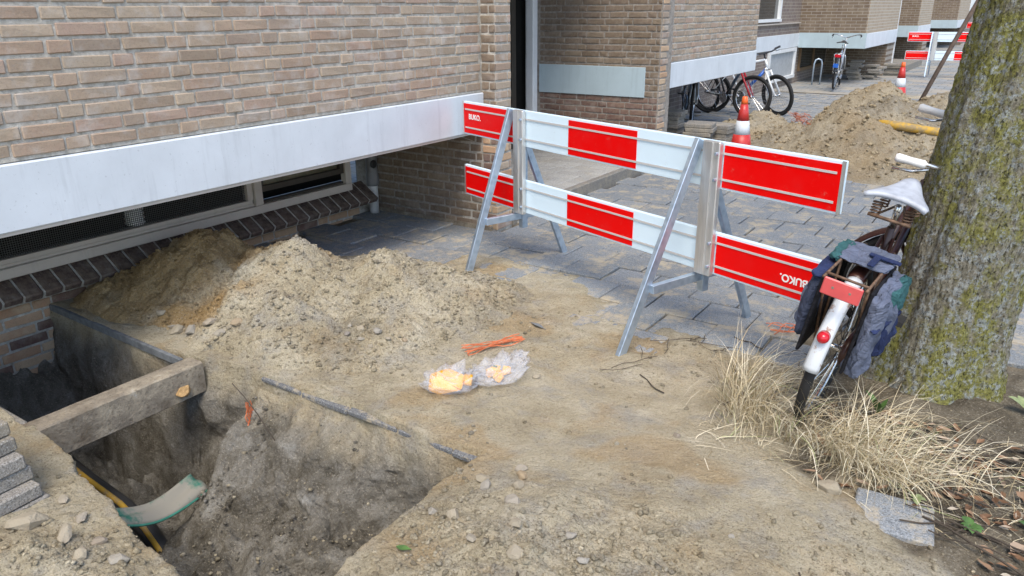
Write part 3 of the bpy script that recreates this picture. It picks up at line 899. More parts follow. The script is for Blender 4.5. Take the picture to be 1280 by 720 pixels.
# bay B
bayB = tag(empty("brick_bay", (-4.2, 9.6, 0)), "brick bay with white beam overhanging stacked tiles and parked bicycles", "building", "brick bays of the apartment block")
wB = part(MB().b2((-6.5, 8.101, 1.08), (FX - .001, 11.35, 1.95)), "wall", "mortar", bayB)
brick_face(wB, FX, 8.0, 11.35, 1.08, 1.95, 'y', 1, "brick_beige", phase=.2)
part(MB().b2((-6.5, 8.003, 1.951), (FX + .004, 11.35, BAY_TOP)).b2((-6.5, 11.351, 1.08), (FX - .004, 11.37, BAY_TOP)), "upper_wall", "wall_beige_y", bayB)
part(MB().b2((-3.9, 8.102, .80), (FX + .022, 11.36, 1.075), .006).b2((-3.7, 8.003, .80), (FX + .022, 8.1015, 1.075), .006), "concrete_beam", "white_paint", bayB)
part(MB().b2((-4.9, 8.103, .84), (-3.901, 11.35, 1.07)), "floor_slab", "concrete_old", bayB)
part(MB().b2((-5.2, 8.101, -.1), (-4.98, 11.35, .839)), "basement_wall", "wall_dark_y", bayB)
for (y0, y1) in ((8.6, 9.6), (9.9, 10.9)):
    f_ = part(MB().b2((-4.979, y0, .25), (-4.95, y1, .3)).b2((-4.979, y0, .301), (-4.95, y0 + .05, .75)).b2((-4.979, y1 - .05, .301), (-4.95, y1, .75)), "window_frame", "frame_brown", bayB)
    part(MB().b2((-4.9785, y0 + .05, .301), (-4.97, y1 - .05, .75)), "pane", "glass", f_)

# recessed wall between bay B and bay C
RX = -4.97
rec = tag(empty("recessed_wall", (RX, 15.3, 0)), "recessed brick wall with white band and white framed basement window", "building")
part(MB().b2((-6.5, 11.38, 1.08), (RX, 19.26, 1.36)).b2((-6.5, 11.38, 2.9), (RX, 19.26, BAY_TOP)).b2((-6.5, 11.38, 1.361), (RX, 13.0, 2.899)).b2((-6.5, 17.6, 1.361), (RX, 19.26, 2.899)), "wall", "wall_dark_y", rec)
part(MB().b2((-5.3, 11.38, .78), (RX + .03, 19.26, 1.079), .005), "concrete_band", "white_paint", rec)
part(MB().b2((-5.3, 11.38, -.1), (RX - .01, 19.26, .779)), "basement_wall", "wall_dark_y", rec)
f_ = part(MB().b2((-5.0, 13.0, 1.361), (RX + .05, 17.6, 1.42)).b2((-5.0, 13.0, 1.421), (RX + .03, 13.1, 2.9)).b2((-5.0, 15.2, 1.421), (RX + .03, 15.3, 2.9)).b2((-5.0, 17.5, 1.421), (RX + .03, 17.6, 2.9)), "window_frame", "frame_white", rec)
part(MB().b2((-5.05, 13.1, 1.421), (-5.0, 17.5, 2.9)), "pane", "glass", f_)
part(MB().b2((RX + .001, 11.38, 1.3), (RX + .05, 19.2, 1.325)), "ledge", "frame_beige", rec)
f_ = part(MB().b2((RX - .009, 17.0, .1), (RX + .06, 19.1, .17)).b2((RX - .009, 17.0, .171), (RX + .05, 17.1, .77)).b2((RX - .009, 19.0, .171), (RX + .05, 19.1, .77)).b2((RX - .009, 17.1, .7), (RX + .05, 19.0, .77)), "basement_window", "frame_white", rec)
part(MB().b2((RX - .009, 17.1, .171), (RX + .005, 19.0, .7)), "pane", "curtain", f_)

# simplified far bays
def far_bay(y0, y1, label, wall_y):
    b_ = tag(empty("brick_bay", (-4.2, (y0 + y1) / 2, 0)), label, "building", "brick bays of the apartment block")
    part(MB().b2((-6.5, y0 + .004, 1.08), (FX, y1, BAY_TOP)), "wall", "wall_beige_y", b_)
    part(MB().b2((-6.5, y0, 1.09), (FX - .01, y0 + .003, BAY_TOP)), "end_wall", "wall_dark_x", b_)
    part(MB().b2((-3.9, y0 + .001, .76), (FX + .02, y1, 1.079), .005), "concrete_beam", "white_paint", b_)
    part(MB().b2((-4.95, y0 - .012, .76), (-3.478, y0 - .0005, 1.0895)), "painted_panel", "grey_paint", b_)
    part(MB().b2((-4.96, y0 + .002, .83), (-3.901, y1, 1.078)), "floor_slab", "concrete_old", b_)
    part(MB().b2((-5.3, wall_y, -.1), (FX - .02, y1 - .01, .759)), "side_wall", "wall_dark_x", b_)
    part(MB().b2((-5.3, y0, -.1), (-4.99, wall_y - .001, .82)), "basement_wall", "wall_dark_y", b_)
    f_ = part(MB().b2((-4.989, y0 + .3, .2), (-4.93, wall_y - .2, .27)).b2((-4.989, y0 + .3, .271), (-4.94, y0 + .36, .8)).b2((-4.989, (y0 + wall_y) / 2, .271), (-4.94, (y0 + wall_y) / 2 + .07, .8)), "window_frame", "frame_brown", b_)
    part(MB().b2((-4.989, y0 + .36, .271), (-4.97, wall_y - .2, .8)), "pane", "glass", f_)
    return b_
far_bay(19.27, 23.4, "brick bay with grey end panel behind the parked city bicycle", 22.4)
far_bay(27.15, 30.0, "brick bay behind the far red and white barrier, past the second porch", 29.0)
far_bay(38.4, 43.0, "last brick bay seen beyond the far barriers", 42.0)
p2 = tag(empty("entrance_porch", (-4.2, 25.3, 0)), "dark porch recess with white frame post beyond the parked city bicycle", "entrance")
part(MB().b2((-6, 23.41, -.1), (-5.0, 27.1, BAY_TOP)), "wall", "wall_dark_y", p2)
part(MB().b2((-3.62, 23.41, 0), (-3.5, 23.5, 6)), "door_frame", "frame_white", p2)
part(MB().b2((-4.999, 23.6, -.05), (-3.2, 27.0, .12)), "step", "stack_concrete", p2)
p3 = tag(empty("recessed_wall", (-5.0, 34.0, 0)), "dark recessed brick wall far down the row of bays", "building")
part(MB().b2((-6, 30.01, -.1), (-5.0, 38.39, BAY_TOP)), "wall", "wall_dark_y", p3)
part(MB().b2((-4.999, 30.05, .76), (-4.97, 38.35, 1.079)), "concrete_band", "white_paint", p3)
p4 = tag(empty("end_building", (-4, 52.0, 0)), "distant brick building closing the row", "building")
part(MB().b2((-6, 43.2, -.1), (-3.6, 70, BAY_TOP)), "wall", "wall_dark_y", p4)
part(MB().b2((-3.5999, 44, 1.4), (-3.57, 68, 2.6)), "window_band", "frame_white", p4)

# ------------------------------------------------------------------ pit fittings
bm_ = MB()
n = 60
V = []; F = []
LP = [(-3.325, .010), (-3.24, .011), (-3.226, .009), (-3.220, .003), (-3.219, -.05), (-3.219, -.1), (-3.220, -.148), (-3.226, -.153), (-3.318, -.155)]
for i in range(n + 1):
    y_ = .72 + (1.97 - .72) * i / n
    for q, (a, b) in enumerate(LP):
        e = .6 if q in (2, 3, 7) else .2
        V.append((a + e * .006 * float(fbm(np.array(y_ * 2.2 + q * 3), np.array(b * 5), 4, 3., .65)), y_, b + e * .005 * float(fbm(np.array(y_ * 2.2 - q * 4), np.array(b * 5 + 5), 4, 3., .65))))
m_ = len(LP)
for i in range(n):
    for j in range(m_):
        F.append((i * m_ + j, i * m_ + (j + 1) % m_, (i + 1) * m_ + (j + 1) % m_, (i + 1) * m_ + j))
F += [tuple(range(m_))[::-1], tuple(n * m_ + j for j in range(m_))]
tag(bm_.add(V, F).build("concrete_lintel", "concrete_old"), "weathered concrete beam spanning the open pit, ochre stain at its end", "beam")
tag(MB().b2((-4.2, .7, -.16), (-3.34, 1.2, .012), .01).build("concrete_slab", "stack_concrete"), "flat concrete slab beside the brick basement wall at the pit end", "slab")
tag(MB().bar((-4.685, 1.955, -.004), (-3.33, 1.925, -.004), .022, .04, (0, 0, 1)).build("edging_board", "bitumen_edge"), "thin dark edging strip along the light well below the sand heap", "edging")
pe = MB()
for (a, b) in ((-2.86, -2.58), (-2.575, -2.285), (-2.28, -1.985), (-1.98, -1.69), (-1.685, -1.53)):
    pe.b2((a, 2.03 + rg.uniform(-.008, .008), -.03 + rg.uniform(-.006, .004)), (b, 2.30, -.004 + rg.uniform(-.008, .003)), .006)
tag(pe.build("edge_tiles", "edge_concrete"), "row of buried tiles whose cut dark edges line the pit", "edging")
# service pipe and cover strip
gp = tag(empty("service_pipe", (-2.95, 1.35, -.55)), "black pipe with yellow stripe crossing the bottom of the pit", "pipe")
ptsp = [(-3.9, 1.5, -.53), (-3.54, 1.47, -.53), (-3.2, 1.45, -.53), (-2.98, 1.43, -.56), (-2.84, 1.42, -.64), (-2.65, 1.42, -.82)]
part(MB().tube(ptsp, .042, 14), "tube", "pipe_black", gp, True)
part(MB().tube([(a + .0, b - .016, c + .032) for a, b, c in ptsp], .014, 8), "stripe", "yellow_tube", gp, True)
P = np.zeros((9, 25, 3))
A_ = np.array([-2.86, 1.17, -.27]); B_ = np.array([-2.9, 1.66, -.39])
for j in range(25):
    s_ = j / 24
    c_ = A_ * (1 - s_) + B_ * s_ + np.array([.02 * math.sin(s_ * 3), 0, -.06 * math.sin(s_ * math.pi)])
    for i in range(9):
        q = (i / 8 - .5)
        P[i, j] = c_ + np.array([.10 * q, 0.02 * q, -.05 * q * abs(q) * 2 + .004 * math.sin(s_ * 9 + i)])
so_ = grid_obj("cover_strip", P, "dusty_strip"); so_.modifiers.new("t", 'SOLIDIFY').thickness = .006
tag(so_, "bent green plastic cover strip dusted with mud over the pipe", "plastic strip")
e_ = MB().tube([tuple(P[8, j]) for j in range(25)], .007, 6).build("rim", "green_plastic", so_)
# orange strap tufts
def strap(name_, label, c, L, rz, nst=9, w=.02, z=.02, curl=.0, vert=0.0):
    mb = MB()
    for k in range(nst):
        o0 = rg.uniform(-w, w); o1 = rg.uniform(-w, w); pts = []
        h0 = rg.uniform(0, .012)
        for i in range(9):
            s = i / 8 - .5
            off = o0 * (1 - i / 8) + o1 * i / 8 + curl * math.sin(i * .9 + k) * .02
            pts.append((s * L * (1 - vert), off, z + h0 + .008 * math.sin(i * 1.3 + k * 2) - vert * (s) * L))
        mb.tube(pts, .0024, 5)
    o = mb.build(name_, "orange_plastic"); o.location = c; o.rotation_euler = (0, 0, rz)
    tag(o, label, "strap", "scraps of orange net strap")
    return o
gz = lambda x, y: float(ground_z(np.array(x), np.array(y)))
strap("orange_strap", "flat bundle of orange net strands lying beside the plastic bags", (-2.08, 2.88, gz(-2.08, 2.88)), .33, R(63), 9, .034, .012, .5)
strap("orange_strap", "tuft of orange strands sticking out of the pit mud", (-2.83, 1.93, -.17), .16, R(20), 9, .02, 0, 1, .9)
strap("orange_strap", "curled orange strands on tiles behind the bicycle bag", (-.86, 4.0, .002), .3, R(40), 6, .05, .012, 2.5)
o = strap("orange_strap", "orange mesh scrap half buried in the far sand heap", (-2.62, 10.75, .2), .42, R(75), 22, .14, .03, 2.5, .45)

# ------------------------------------------------------------------ barrier
def text_mesh(txt, size):
    cu = bpy.data.curves.new("t", 'FONT'); cu.body = txt; cu.size = size; cu.offset = size * .026; cu.extrude = .0006; cu.align_x = 'CENTER'; cu.align_y = 'CENTER'
    ob = bpy.data.objects.new("t", cu); col.objects.link(ob)
    dg = bpy.context.evaluated_depsgraph_get()
    me = bpy.data.meshes.new_from_object(ob.evaluated_get(dg))
    bpy.data.objects.remove(ob); bpy.data.curves.remove(cu)
    return me
TXT = text_mesh("BUKO.", .05)
TXT.materials.clear(); TXT.materials.append(M["print_white"])

def barrier(loc, rz, label, L, xs0, posts, spreads, pattern, logo=(), z_hi=(.815, 1.045), z_lo=(.375, .595)):
    """local x along the planks, -y towards the viewer side"""
    root = tag(empty("road_barrier", loc, rz), label, "barrier", "red and white road barriers")
    for bi, (z0, z1) in enumerate((z_hi, z_lo)):
        bd = MB().b2((xs0, -.012, z0), (xs0 + L, .012, z1), .003).build("plank", "board_white", root)
        h = z1 - z0
        for (a, b, cname) in pattern:
            if cname == "board_red":
                MB().b2((a, -.0155, z0 + .012), (b, -.0125, z1 - .014)).build("red_panel", "board_red", bd)
                MB().b2((a, .0125, z0 + .012), (b, .0155, z1 - .014)).build("red_panel", "board_red", bd)
        ln = MB()
        for q in (.22, .77):
            ln.b2((xs0 + .03, -.0185, z0 + h * q - .0052), (xs0 + L - .03, -.0158, z0 + h * q + .0052))
        ln.build("stripe", "board_grey", bd)
        MB().b2((xs0 + L - .012, -.0162, z0), (xs0 + L + .004, -.0123, z1)).build("end_cap", "aluminium", bd)
        MB().b2((xs0 - .004, -.0162, z0), (xs0 + .012, -.0123, z1)).build("end_cap", "aluminium", bd)
    for (tx, bi, flip) in logo:
        z0, z1 = (z_hi, z_lo)[bi]
        o = inst("logo", TXT, root, (tx, -.0168, (z0 + z1) / 2 + (.012 if not flip else -.012)), (math.pi / 2, math.pi if flip else 0, 0))
    for px_, sp in zip(posts, spreads):
        MB().b2((px_ - .052, -.050, z_lo[0] - .005), (px_ + .052, -.0195, z_hi[1] + .002), .004).b2((px_ - .02, -.057, z_lo[0]), (px_ + .012, -.0505, z_hi[1])).build("post", "aluminium", root)
        MB().b2((px_ - .075, .0165, .25), (px_ - .035, .06, z_hi[1] - .01)).build("rear_post", "galvanised", root)
        MB().bar((px_ - .085, -.035, z_hi[1]), (px_ - .085, -sp[0], 0.0), .05, .028, (1, 0, 0)).build("leg", "galvanised", root)
        MB().bar((px_ - .045, .055, z_hi[1] - .22), (px_ - .045, sp[1], 0.0), .045, .028, (1, 0, 0)).build("leg", "galvanised", root)
        f0 = -sp[0] * (1 - z_lo[0] / z_hi[1]) - .01
        MB().bar((px_ - .06, f0, z_lo[0] - .04), (px_ - .06, sp[1] * .62, z_lo[0] - .04), .03, .045, (0, 0, 1)).build("crossbar", "galvanised", root)
        sc = MB()
        for (z0, z1) in (z_hi, z_lo):
            for q in (.22, .77):
                sc.lathe([(.008, -.064), (.009, -.06), (.009, -.0495)], 8, (px_ + .04, 0, z0 + (z1 - z0) * q), 'Y')
        sc.build("screw", "galvanised", root)
    return root
A2 = Vector((-2.755, 4.16)); B2 = Vector((-1.325, 3.65)); dd = (B2 - A2)
ang = math.atan2(dd.y, dd.x)
pt = dd.length
barrier((A2.x, A2.y, 0), ang, "near barrier of red and white planks on galvanised A-frames between sand heap and bicycle", 2.94, -.67,
        (.025, pt + .075), ((.40, .40), (.52, .44)),
        [(-.66, -.03, "board_red"), (.49, 1.06, "board_red"), (pt + .13, 2.258, "board_red")], logo=((-.52, 0, False), (2.1, 1, True)))
barrier((-3.05 + .62, 22.3, 0), R(4), "far barrier standing past the orange cone, in front of the second porch", 2.5, -.62,
        (.0, 1.5), ((.42, .42), (.42, .42)), [(-.61, -.08, "board_red"), (.47, 1.02, "board_red"), (1.6, 1.87, "board_red")], logo=((-.45, 0, False),))
barrier((-2.3, 36.0, 0), R(2), "farthest barrier, half hidden behind the leaning wooden pole", 2.5, -.62,
        (.12, 1.5), ((.42, .42), (.42, .42)), [(-.61, .08, "board_red"), (.72, 1.3, "board_red"), (1.6, 1.87, "board_red")], z_hi=(.815, 1.05))

# cones
def cone(loc, label, H=.75):
    r = tag(empty("traffic_cone", loc), label, "traffic cone", "red and white traffic cones")
    def rad(z): return .145 - (.145 - .027) * z / H
    def band(z0, z1, nm, mt, e=0.0):
        MB().lathe([(rad(z0) + e, z0), (rad(z1) + e, z1)] if z1 < H - .001 else [(rad(z0) + e, z0), (rad(z1) + e, z1 - .006), (rad(z1) - .012, z1), (rad(z1) - .016, z1 - .03)], 28).build(nm, mt, r, True)
    MB().b2((-.19, -.19, 0), (.19, .19, .028), .01).build("base", "black_rubber", r)
    band(.026, .2, "lower_band", "cone_red"); band(.2005, .34, "white_band", "cone_white", .0012)
    band(.3405, .5, "middle_band", "cone_red"); band(.5005, .62, "white_band", "cone_white", .0012) if False else band(.5005, .655, "upper_band", "cone_red")
    band(.6555, H, "tip", "cone_orange")
    return r
def cone2(loc, label, H, bands, rz=0):
    r = tag(empty("traffic_cone", loc, rz), label, "traffic cone", "red and white traffic cones")
    rad = lambda z: .145 - (.145 - .027) * z / H
    MB().b2((-.19, -.19, 0), (.19, .19, .028), .01).build("base", "black_rubber", r)
    for (a, b, nm, mt) in bands:
        pr = [(rad(a), a), (rad((a + b) / 2), (a + b) / 2), (rad(b), b)]
        if b >= H: pr += [(rad(b) - .01, b + .004), (rad(b) - .016, b - .03)]
        MB().lathe(pr, 28).build(nm, mt, r, True)
    return r
bands = [(.027, .12, "white_band", "cone_white"), (.1205, .34, "red_band", "cone_red"), (.3405, .49, "white_band", "cone_white"), (.4905, .67, "red_band", "cone_red"), (.6705, .75, "tip", "cone_orange")]
cone2((-2.72, 8.62, -.03), "traffic cone beside the stacked tiles, just behind the near barrier", .75, bands, .3)
cone2((-2.05, 14.95, .0), "traffic cone standing behind the far sand heap", .75, bands, .7)

# ------------------------------------------------------------------ bicycles
def wheel(parent, cx, r=.345, tyre=.02, mats=("black_rubber", "chrome", "chrome"), spokes=28, name="wheel", cz=None):
    cz = r if cz is None else cz
    w = empty(name); w.parent = parent; w.location = (cx, 0, cz)
    MB().torus((0, 0, 0), r - tyre, tyre, 44, 8).build("tyre", mats[0], w, True)
    MB().torus((0, 0, 0), r - 2 * tyre - .008, .011, 44, 6).build("rim", mats[1], w, True)
    sp = MB()
    for k in range(spokes):
        a = 2 * math.pi * k / spokes; b = a + (.35 if k % 2 else -.35)
        s = .028 if k % 4 < 2 else -.028
        sp.tube([(.025 * math.cos(b), s, .025 * math.sin(b)), ((r - 2 * tyre - .012) * math.cos(a), 0, (r - 2 * tyre - .012) * math.sin(a))], .0016, 4, False)
    sp.build("spokes", mats[2], w)
    MB().lathe([(.012, -.05), (.024, -.036), (.014, -.03), (.014, .03), (.024, .036), (.012, .05)], 12, (0, 0, 0), 'Y').build("hub", mats[2], w, True)
    return w

def arc_fender(parent, c, Rr, a0, a1, w, name, mat, n=22, drop=.014):
    P = np.zeros((7, n + 1, 3))
    for i in range(n + 1):
        a = a0 + (a1 - a0) * i / n
        for j in range(7):
            q = (j / 6 - .5) * 2
            rr = Rr - drop * q * q
            P[j, i] = (c[0] + rr * math.cos(a), c[1] + q * w / 2, c[2] + rr * math.sin(a))
    o = grid_obj(name, P, mat, parent); o.modifiers.new("t", 'SOLIDIFY').thickness = .003
    return o

def bike(label, loc, heading, lean=0.0, steer=0.0, style="city", mats=None, sc=1.0, basket=False):
    mt = dict(frame="bike_black", fork="bike_black", rim="chrome", saddle="black_plastic", grip="black_plastic", bar="chrome", fender="bike_black", tyre="black_rubber")
    mt.update(mats or {})
    root = tag(empty("bicycle", loc), label, "bicycle", "parked bicycles")
    root.rotation_mode = 'XYZ'
    root.rotation_euler = (lean, 0, heading)      # local x forward
    root.scale = (sc, sc, sc)
    r = .345 if style != "mtb" else .335
    ty = .02 if style != "mtb" else .027
    WB = 1.09
    bb = (.47, 0, .29); seat_top = (.30, 0, .80); hd_t = (.835, 0, .90); hd_b = (.885, 0, .70); ax = (0, 0, r); fx = (WB, 0, r)
    if style == "mtb": hd_t = (.82, 0, .88); hd_b = (.865, 0, .75); seat_top = (.28, 0, .76)
    fr = MB()
    fr.tube([bb, seat_top], .016, 10)
    if style == "mtb":
        fr.tube([seat_top, hd_t], .019, 10); fr.tube([bb, hd_b], .025, 10)
    elif style == "step":
        fr.tube([bb, (.62, 0, .38), (.78, 0, .6), hd_b], .018, 10); fr.tube([(.42, 0, .43), (.6, 0, .5), (.76, 0, .68), (hd_t[0], 0, .8)], .015, 10)
    else:
        fr.tube([(.33, 0, .70), hd_t], .016, 10); fr.tube([bb, hd_b], .017, 10)
    fr.tube([hd_t, hd_b], .021, 12)
    for s in (-1, 1):
        fr.tube([(bb[0], s * .03, bb[2]), (0, s * .062, r)], .010, 8); fr.tube([(seat_top[0] + .02, s * .02, seat_top[2] - .05), (0.02, s * .06, r)], .008, 8)
    fr.build("frame", mt["frame"], root, True)
    if style == "mtb":
        MB().tube([Vector(bb).lerp(Vector(hd_b), .35), Vector(bb).lerp(Vector(hd_b), .95)], .0262, 10).build("frame_decal", mt["decal"], root, True)
    wheel(root, 0, r, ty, (mt["tyre"], mt["rim"], "chrome"), name="rear_wheel")
    # steering assembly: pivots about the head tube
    piv = empty("steering"); piv.parent = root
    axis = (Vector(hd_t) - Vector(hd_b)).normalized()
    T = Matrix.Translation(hd_b) @ Matrix.Rotation(steer, 4, axis) @ Matrix.Translation(-Vector(hd_b))
    piv.matrix_local = T
    fk = MB()
    crown = Vector(hd_b) - axis * .03
    if style == "mtb":
        for s in (-1, 1): fk.tube([(crown.x, s * .05, crown.z), (fx[0], s * .058, r)], .017, 8)
        fk.bar((crown.x, -.06, crown.z), (crown.x, .06, crown.z), .04)
    else:
        for s in (-1, 1):
            fk.tube([(crown.x, s * .025, crown.z), (crown.x + .02, s * .045, crown.z - .08), (WB - .06, s * .055, .48), (fx[0], s * .058, r)], .011, 8)
    fk.build("fork", mt["fork"], piv, True)
    wheel(piv, WB, r, ty, (mt["tyre"], mt["rim"], "chrome"), name="front_wheel")
    hb = MB(); st_ = Vector(hd_t) + axis * .10
    hb.tube([Vector(hd_t), st_], .012, 8)
    grips = []
    if style == "mtb":
        c = st_ + Vector((.07, 0, .02)); hb.tube([st_, c], .016, 8)
        hb.tube([c + Vector((-.04, -.30, .03)), c + Vector((0, -.1, .0)), c + Vector((0, .1, .0)), c + Vector((-.04, .30, .03))], .013, 8)
        grips = [[c + Vector((-.025, s * .19, .018)), c + Vector((-.043, s * .32, .032))] for s in (-1, 1)]
    else:
        c = st_ + Vector((.05, 0, .03)); hb.tube([st_, c], .012, 8)
        for s in (-1, 1):
            hb.tube([c, c + Vector((.02, s * .1, .035)), c + Vector((0.0, s * .21, .07)), c + Vector((-.06, s * .27, .075)), c + Vector((-.21, s * .285, .05))], .011, 8)
        grips = [[c + Vector((-.095, s * .28, .07)), c + Vector((-.215, s * .288, .049))] for s in (-1, 1)]
    hbo = hb.build("handlebar", mt["bar"], piv, True)
    for g_ in grips:
        MB().tube([g_[0], g_[0].lerp(g_[1], .08), g_[0].lerp(g_[1], .5), g_[0].lerp(g_[1], .92), g_[1]], [.013, .0185, .0165, .019, .014], 10).build("grip", mt["grip"], hbo, True)
    for s, g_ in zip((-1, 1), grips):
        MB().tube([g_[0] + Vector((.02, 0, -.012)), g_[0].lerp(g_[1], .3) + Vector((0, 0, -.045)), g_[0].lerp(g_[1], .9) + Vector((0, 0, -.05))], .006, 6).build("brake_lever", "chrome", hbo, True)
    # saddle
    sz = .945 if style != "mtb" else .92
    sx = .24
    MB().tube([seat_top, (sx + .01, 0, sz - .04)], .0125, 8).build("seat_post", "chrome", root, True)
    P = np.zeros((13, 15, 3))
    for i in range(13):
        u = i / 12                                   # 0 rear .. 1 nose
        xw = -.13 + .29 * u
        hw = .098 * (1 - u) ** 1.35 * (1 if u > .05 else .86) + .026
        for j in range(15):
            a = (j / 14 - .5) * 2
            P[i, j] = (sx + xw - (.015 * a * a if u < .1 else 0), a * hw, sz - .012 + .055 * u + .022 * (1 - u) ** 2 - (.016 + .012 * u) * abs(a) ** 3 - .012 * (u > .9))
    so = grid_obj("saddle", P, mt["saddle"], root)
    so.modifiers.new("t", 'SOLIDIFY').thickness = .018
    # drive
    dv = MB().lathe([(.09, -.052), (.095, -.05), (.095, -.046), (.09, -.044)], 24, bb, 'Y')
    dv.tube([(bb[0] - .11, -.075, bb[2] + .12), (bb[0], -.07, bb[2])], .009, 6).tube([(bb[0] + .11, .075, bb[2] - .12), (bb[0], .07, bb[2])], .009, 6)
    dv.build("crank", "chrome", root)
    MB().box((bb[0] - .11, -.13, bb[2] + .12), (.09, .1, .022)).build("pedal", "black_plastic", root)
    MB().box((bb[0] + .11, .13, bb[2] - .12), (.09, .1, .022)).build("pedal", "black_plastic", root)
    if style != "mtb":
        MB().tube([(bb[0] + .1, -.05, bb[2]), (bb[0] + .04, -.05, bb[2] + .09), (-.02, -.05, r + .055), (-.06, -.05, r), (-.02, -.05, r - .045), (bb[0] + .04, -.05, bb[2] - .09), (bb[0] + .1, -.05, bb[2])], .016, 6).build("chain_case", mt["frame"], root, True)
        arc_fender(root, (0, 0, r), r + .03, R(15), R(110), .06, "rear_fender", mt["fender"])
        arc_fender(root, (0, 0, r), r + .032, R(110), R(174), .056, "fender_end", mt.get("fender_end", mt["fender"]))
        arc_fender(piv, (WB, 0, r), r + .028, R(60), R(185), .055, "front_fender", mt["fender"])
        rk = MB()
        for s in (-1, 1):
            rk.tube([(.22, s * .055, .725), (.1, s * .075, .745), (-.33, s * .075, .735)], .0055, 6)
            rk.tube([(-.1, s * .075, .742), (-.02, s * .068, r)], .0055, 6); rk.tube([(-.3, s * .075, .735), (-.03, s * .07, r - .01)], .0055, 6)
        for x_ in (.08, -.1, -.3): rk.tube([(x_, -.075, .742), (x_, .075, .742)], .005, 6)
        rk.build("luggage_rack", mt.get("rack", "chrome"), root, True)
    return root, piv

# --- white saddled city bike leaning on the tree
HB = R(87.5)
tb, tpiv = bike("old dark red city bicycle with white saddle leaning on the tree trunk", (-.58, 3.09, .0), HB, R(11.2), R(-84), "city",
      dict(frame="frame_oxblood", fork="frame_oxblood", fender="frame_oxblood", fender_end="fender_white", saddle="saddle_white", grip="grip_white", rack="rusty_steel", rim="chrome"), 1.01)
def tpart(mb, name, mat, smooth=False): return mb.build(name, mat, tb, smooth)
tpart(MB().b2((-.352, -.068, .68), (-.343, .068, .745), .004), "rear_reflector", "reflector_red")
tpart(MB().lathe([(.005, -.353), (.005, -.352), (.006, -.3495)], 8, (0, .03, .715), 'X').lathe([(.005, -.353), (.005, -.352), (.006, -.3495)], 8, (0, -.03, .715), 'X'), "reflector_bolt", "chrome")
a_ = R(172)
tpart(MB().lathe([(.006, -.378), (.018, -.37), (.022, -.358), (.022, -.335)], 16, (0, 0, .525), 'X'), "tail_lamp", "lamp_red", True)
sp_ = MB()
for s in (-1, 1):
    for k in (-.09, .06):
        pts = []
        for i in range(34):
            pts.append((.24 + k + .018 * math.cos(i * .9), s * .06 + .018 * math.sin(i * .9), .87 + i * .0017))
        sp_.tube(pts, .0035, 5)
sp_.tube([(.13, -.08, .872), (.13, .08, .872)], .007, 6).tube([(.34, -.012, .885), (.14, -.055, .872)], .005, 6).tube([(.34, .012, .885), (.14, .055, .872)], .005, 6)
tpart(sp_, "saddle_springs", "rusty_steel", True)
MB().lathe([(.012, -.02), (.03, -.015), (.034, .0), (.03, .018), (.012, .028)], 18, (.86, .10, 1.03)).build("bell", "chrome", tpiv, True)
MB().lathe([(.02, .90), (.042, .93), (.048, .98), (.046, .985)], 18, (0, 0, .93), 'X').build("headlight", "chrome", tpiv, True)
# soft double pannier, in the bike's frame
pan = tag(empty("pannier_bag", tb.location), "grey blue and teal double pannier bag hanging over the bicycle rack", "bag")
pan.rotation_euler = tb.rotation_euler; pan.scale = tb.scale
def softbox(name, mat, lo, hi, parent, bulge=.025, wr=.012, seed=0, taper=0.0, sag=0.0):
    nu = 22
    V = []; F = []; key = {}
    bmx = bmesh.new(); bmesh.ops.create_cube(bmx, size=2.0)
    bmesh.ops.subdivide_edges(bmx, edges=bmx.edges[:], cuts=16, use_grid_fill=True)
    c = [(a + b) / 2 for a, b in zip(lo, hi)]; d = [(b - a) / 2 for a, b in zip(lo, hi)]
    for v in bmx.verts:
        x, y, z = v.co
        q = (max(abs(x), abs(y), abs(z)), )
        l = v.co.length
        k = .22
        f = (1 - k) + k * (1.25 / max(l, 1.0))
        X_ = x * f; Y_ = y * f; Z_ = z * f
        p = [c[0] + X_ * d[0] * (1 + taper * Z_), c[1] + Y_ * d[1], c[2] + Z_ * d[2]]
        nn = float(fbm(np.array(x * 1.1 + seed * 7.7 + y * .7), np.array(z * .7 + y * .5 + seed), 2, 1.1))
        n2_ = float(fbm(np.array(x * 1.2 + z * .5 + seed * 3.1), np.array(y + z * .25 + seed), 2, 2.0))
        fold = 1 - abs(float(fbm(np.array(x * 2.2 + z * .6 + seed * 1.7), np.array(z * .8 + y + seed * .9), 2, 1.7))) * 2
        n2_ += .9 * fold
        p[1] += (nn * wr * 1.6 + n2_ * wr) * (1 if Y_ > 0 else -1) + bulge * (1 - x * x) * (1 - z * z) * (1 if Y_ > 0 else -1) * abs(Y_)
        p[0] += nn * wr * .9 + n2_ * wr * .6
        p[2] += n2_ * wr * .8 - sag * max(0, -x) * (1 if Z_ < 0 else .2)
        v.co = p
    me = bpy.data.meshes.new(name); bmx.to_mesh(me); bmx.free()
    me.polygons.foreach_set("use_smooth", [True] * len(me.polygons))
    me.materials.append(M[mat]); o = bpy.data.objects.new(name, me); col.objects.link(o); o.parent = parent
    o.modifiers.new('s', 'SUBSURF').render_levels = 1
    return o
lb = softbox("side_bag", "bag_navy", (-.25, .092, .44), (.08, .126, .705), pan, .014, .007, 1)
softbox("pocket", "bag_grey", (-.2, .12, .47), (.04, .145, .62), lb, .008, .006, 5)
softbox("trim", "bag_blue", (-.255, .088, .69), (.09, .132, .715), lb, .003, .003, 9)
rb = softbox("side_bag", "bag_grey", (-.27, -.14, .41), (.08, -.10, .705), pan, .018, .012, 2, .08, .05)
softbox("pocket", "bag_blue", (-.14, -.162, .43), (.08, -.13, .57), rb, .010, .010, 6)
softbox("flap", "bag_teal", (-.14, -.155, .58), (.09, -.125, .70), rb, .008, .008, 4)
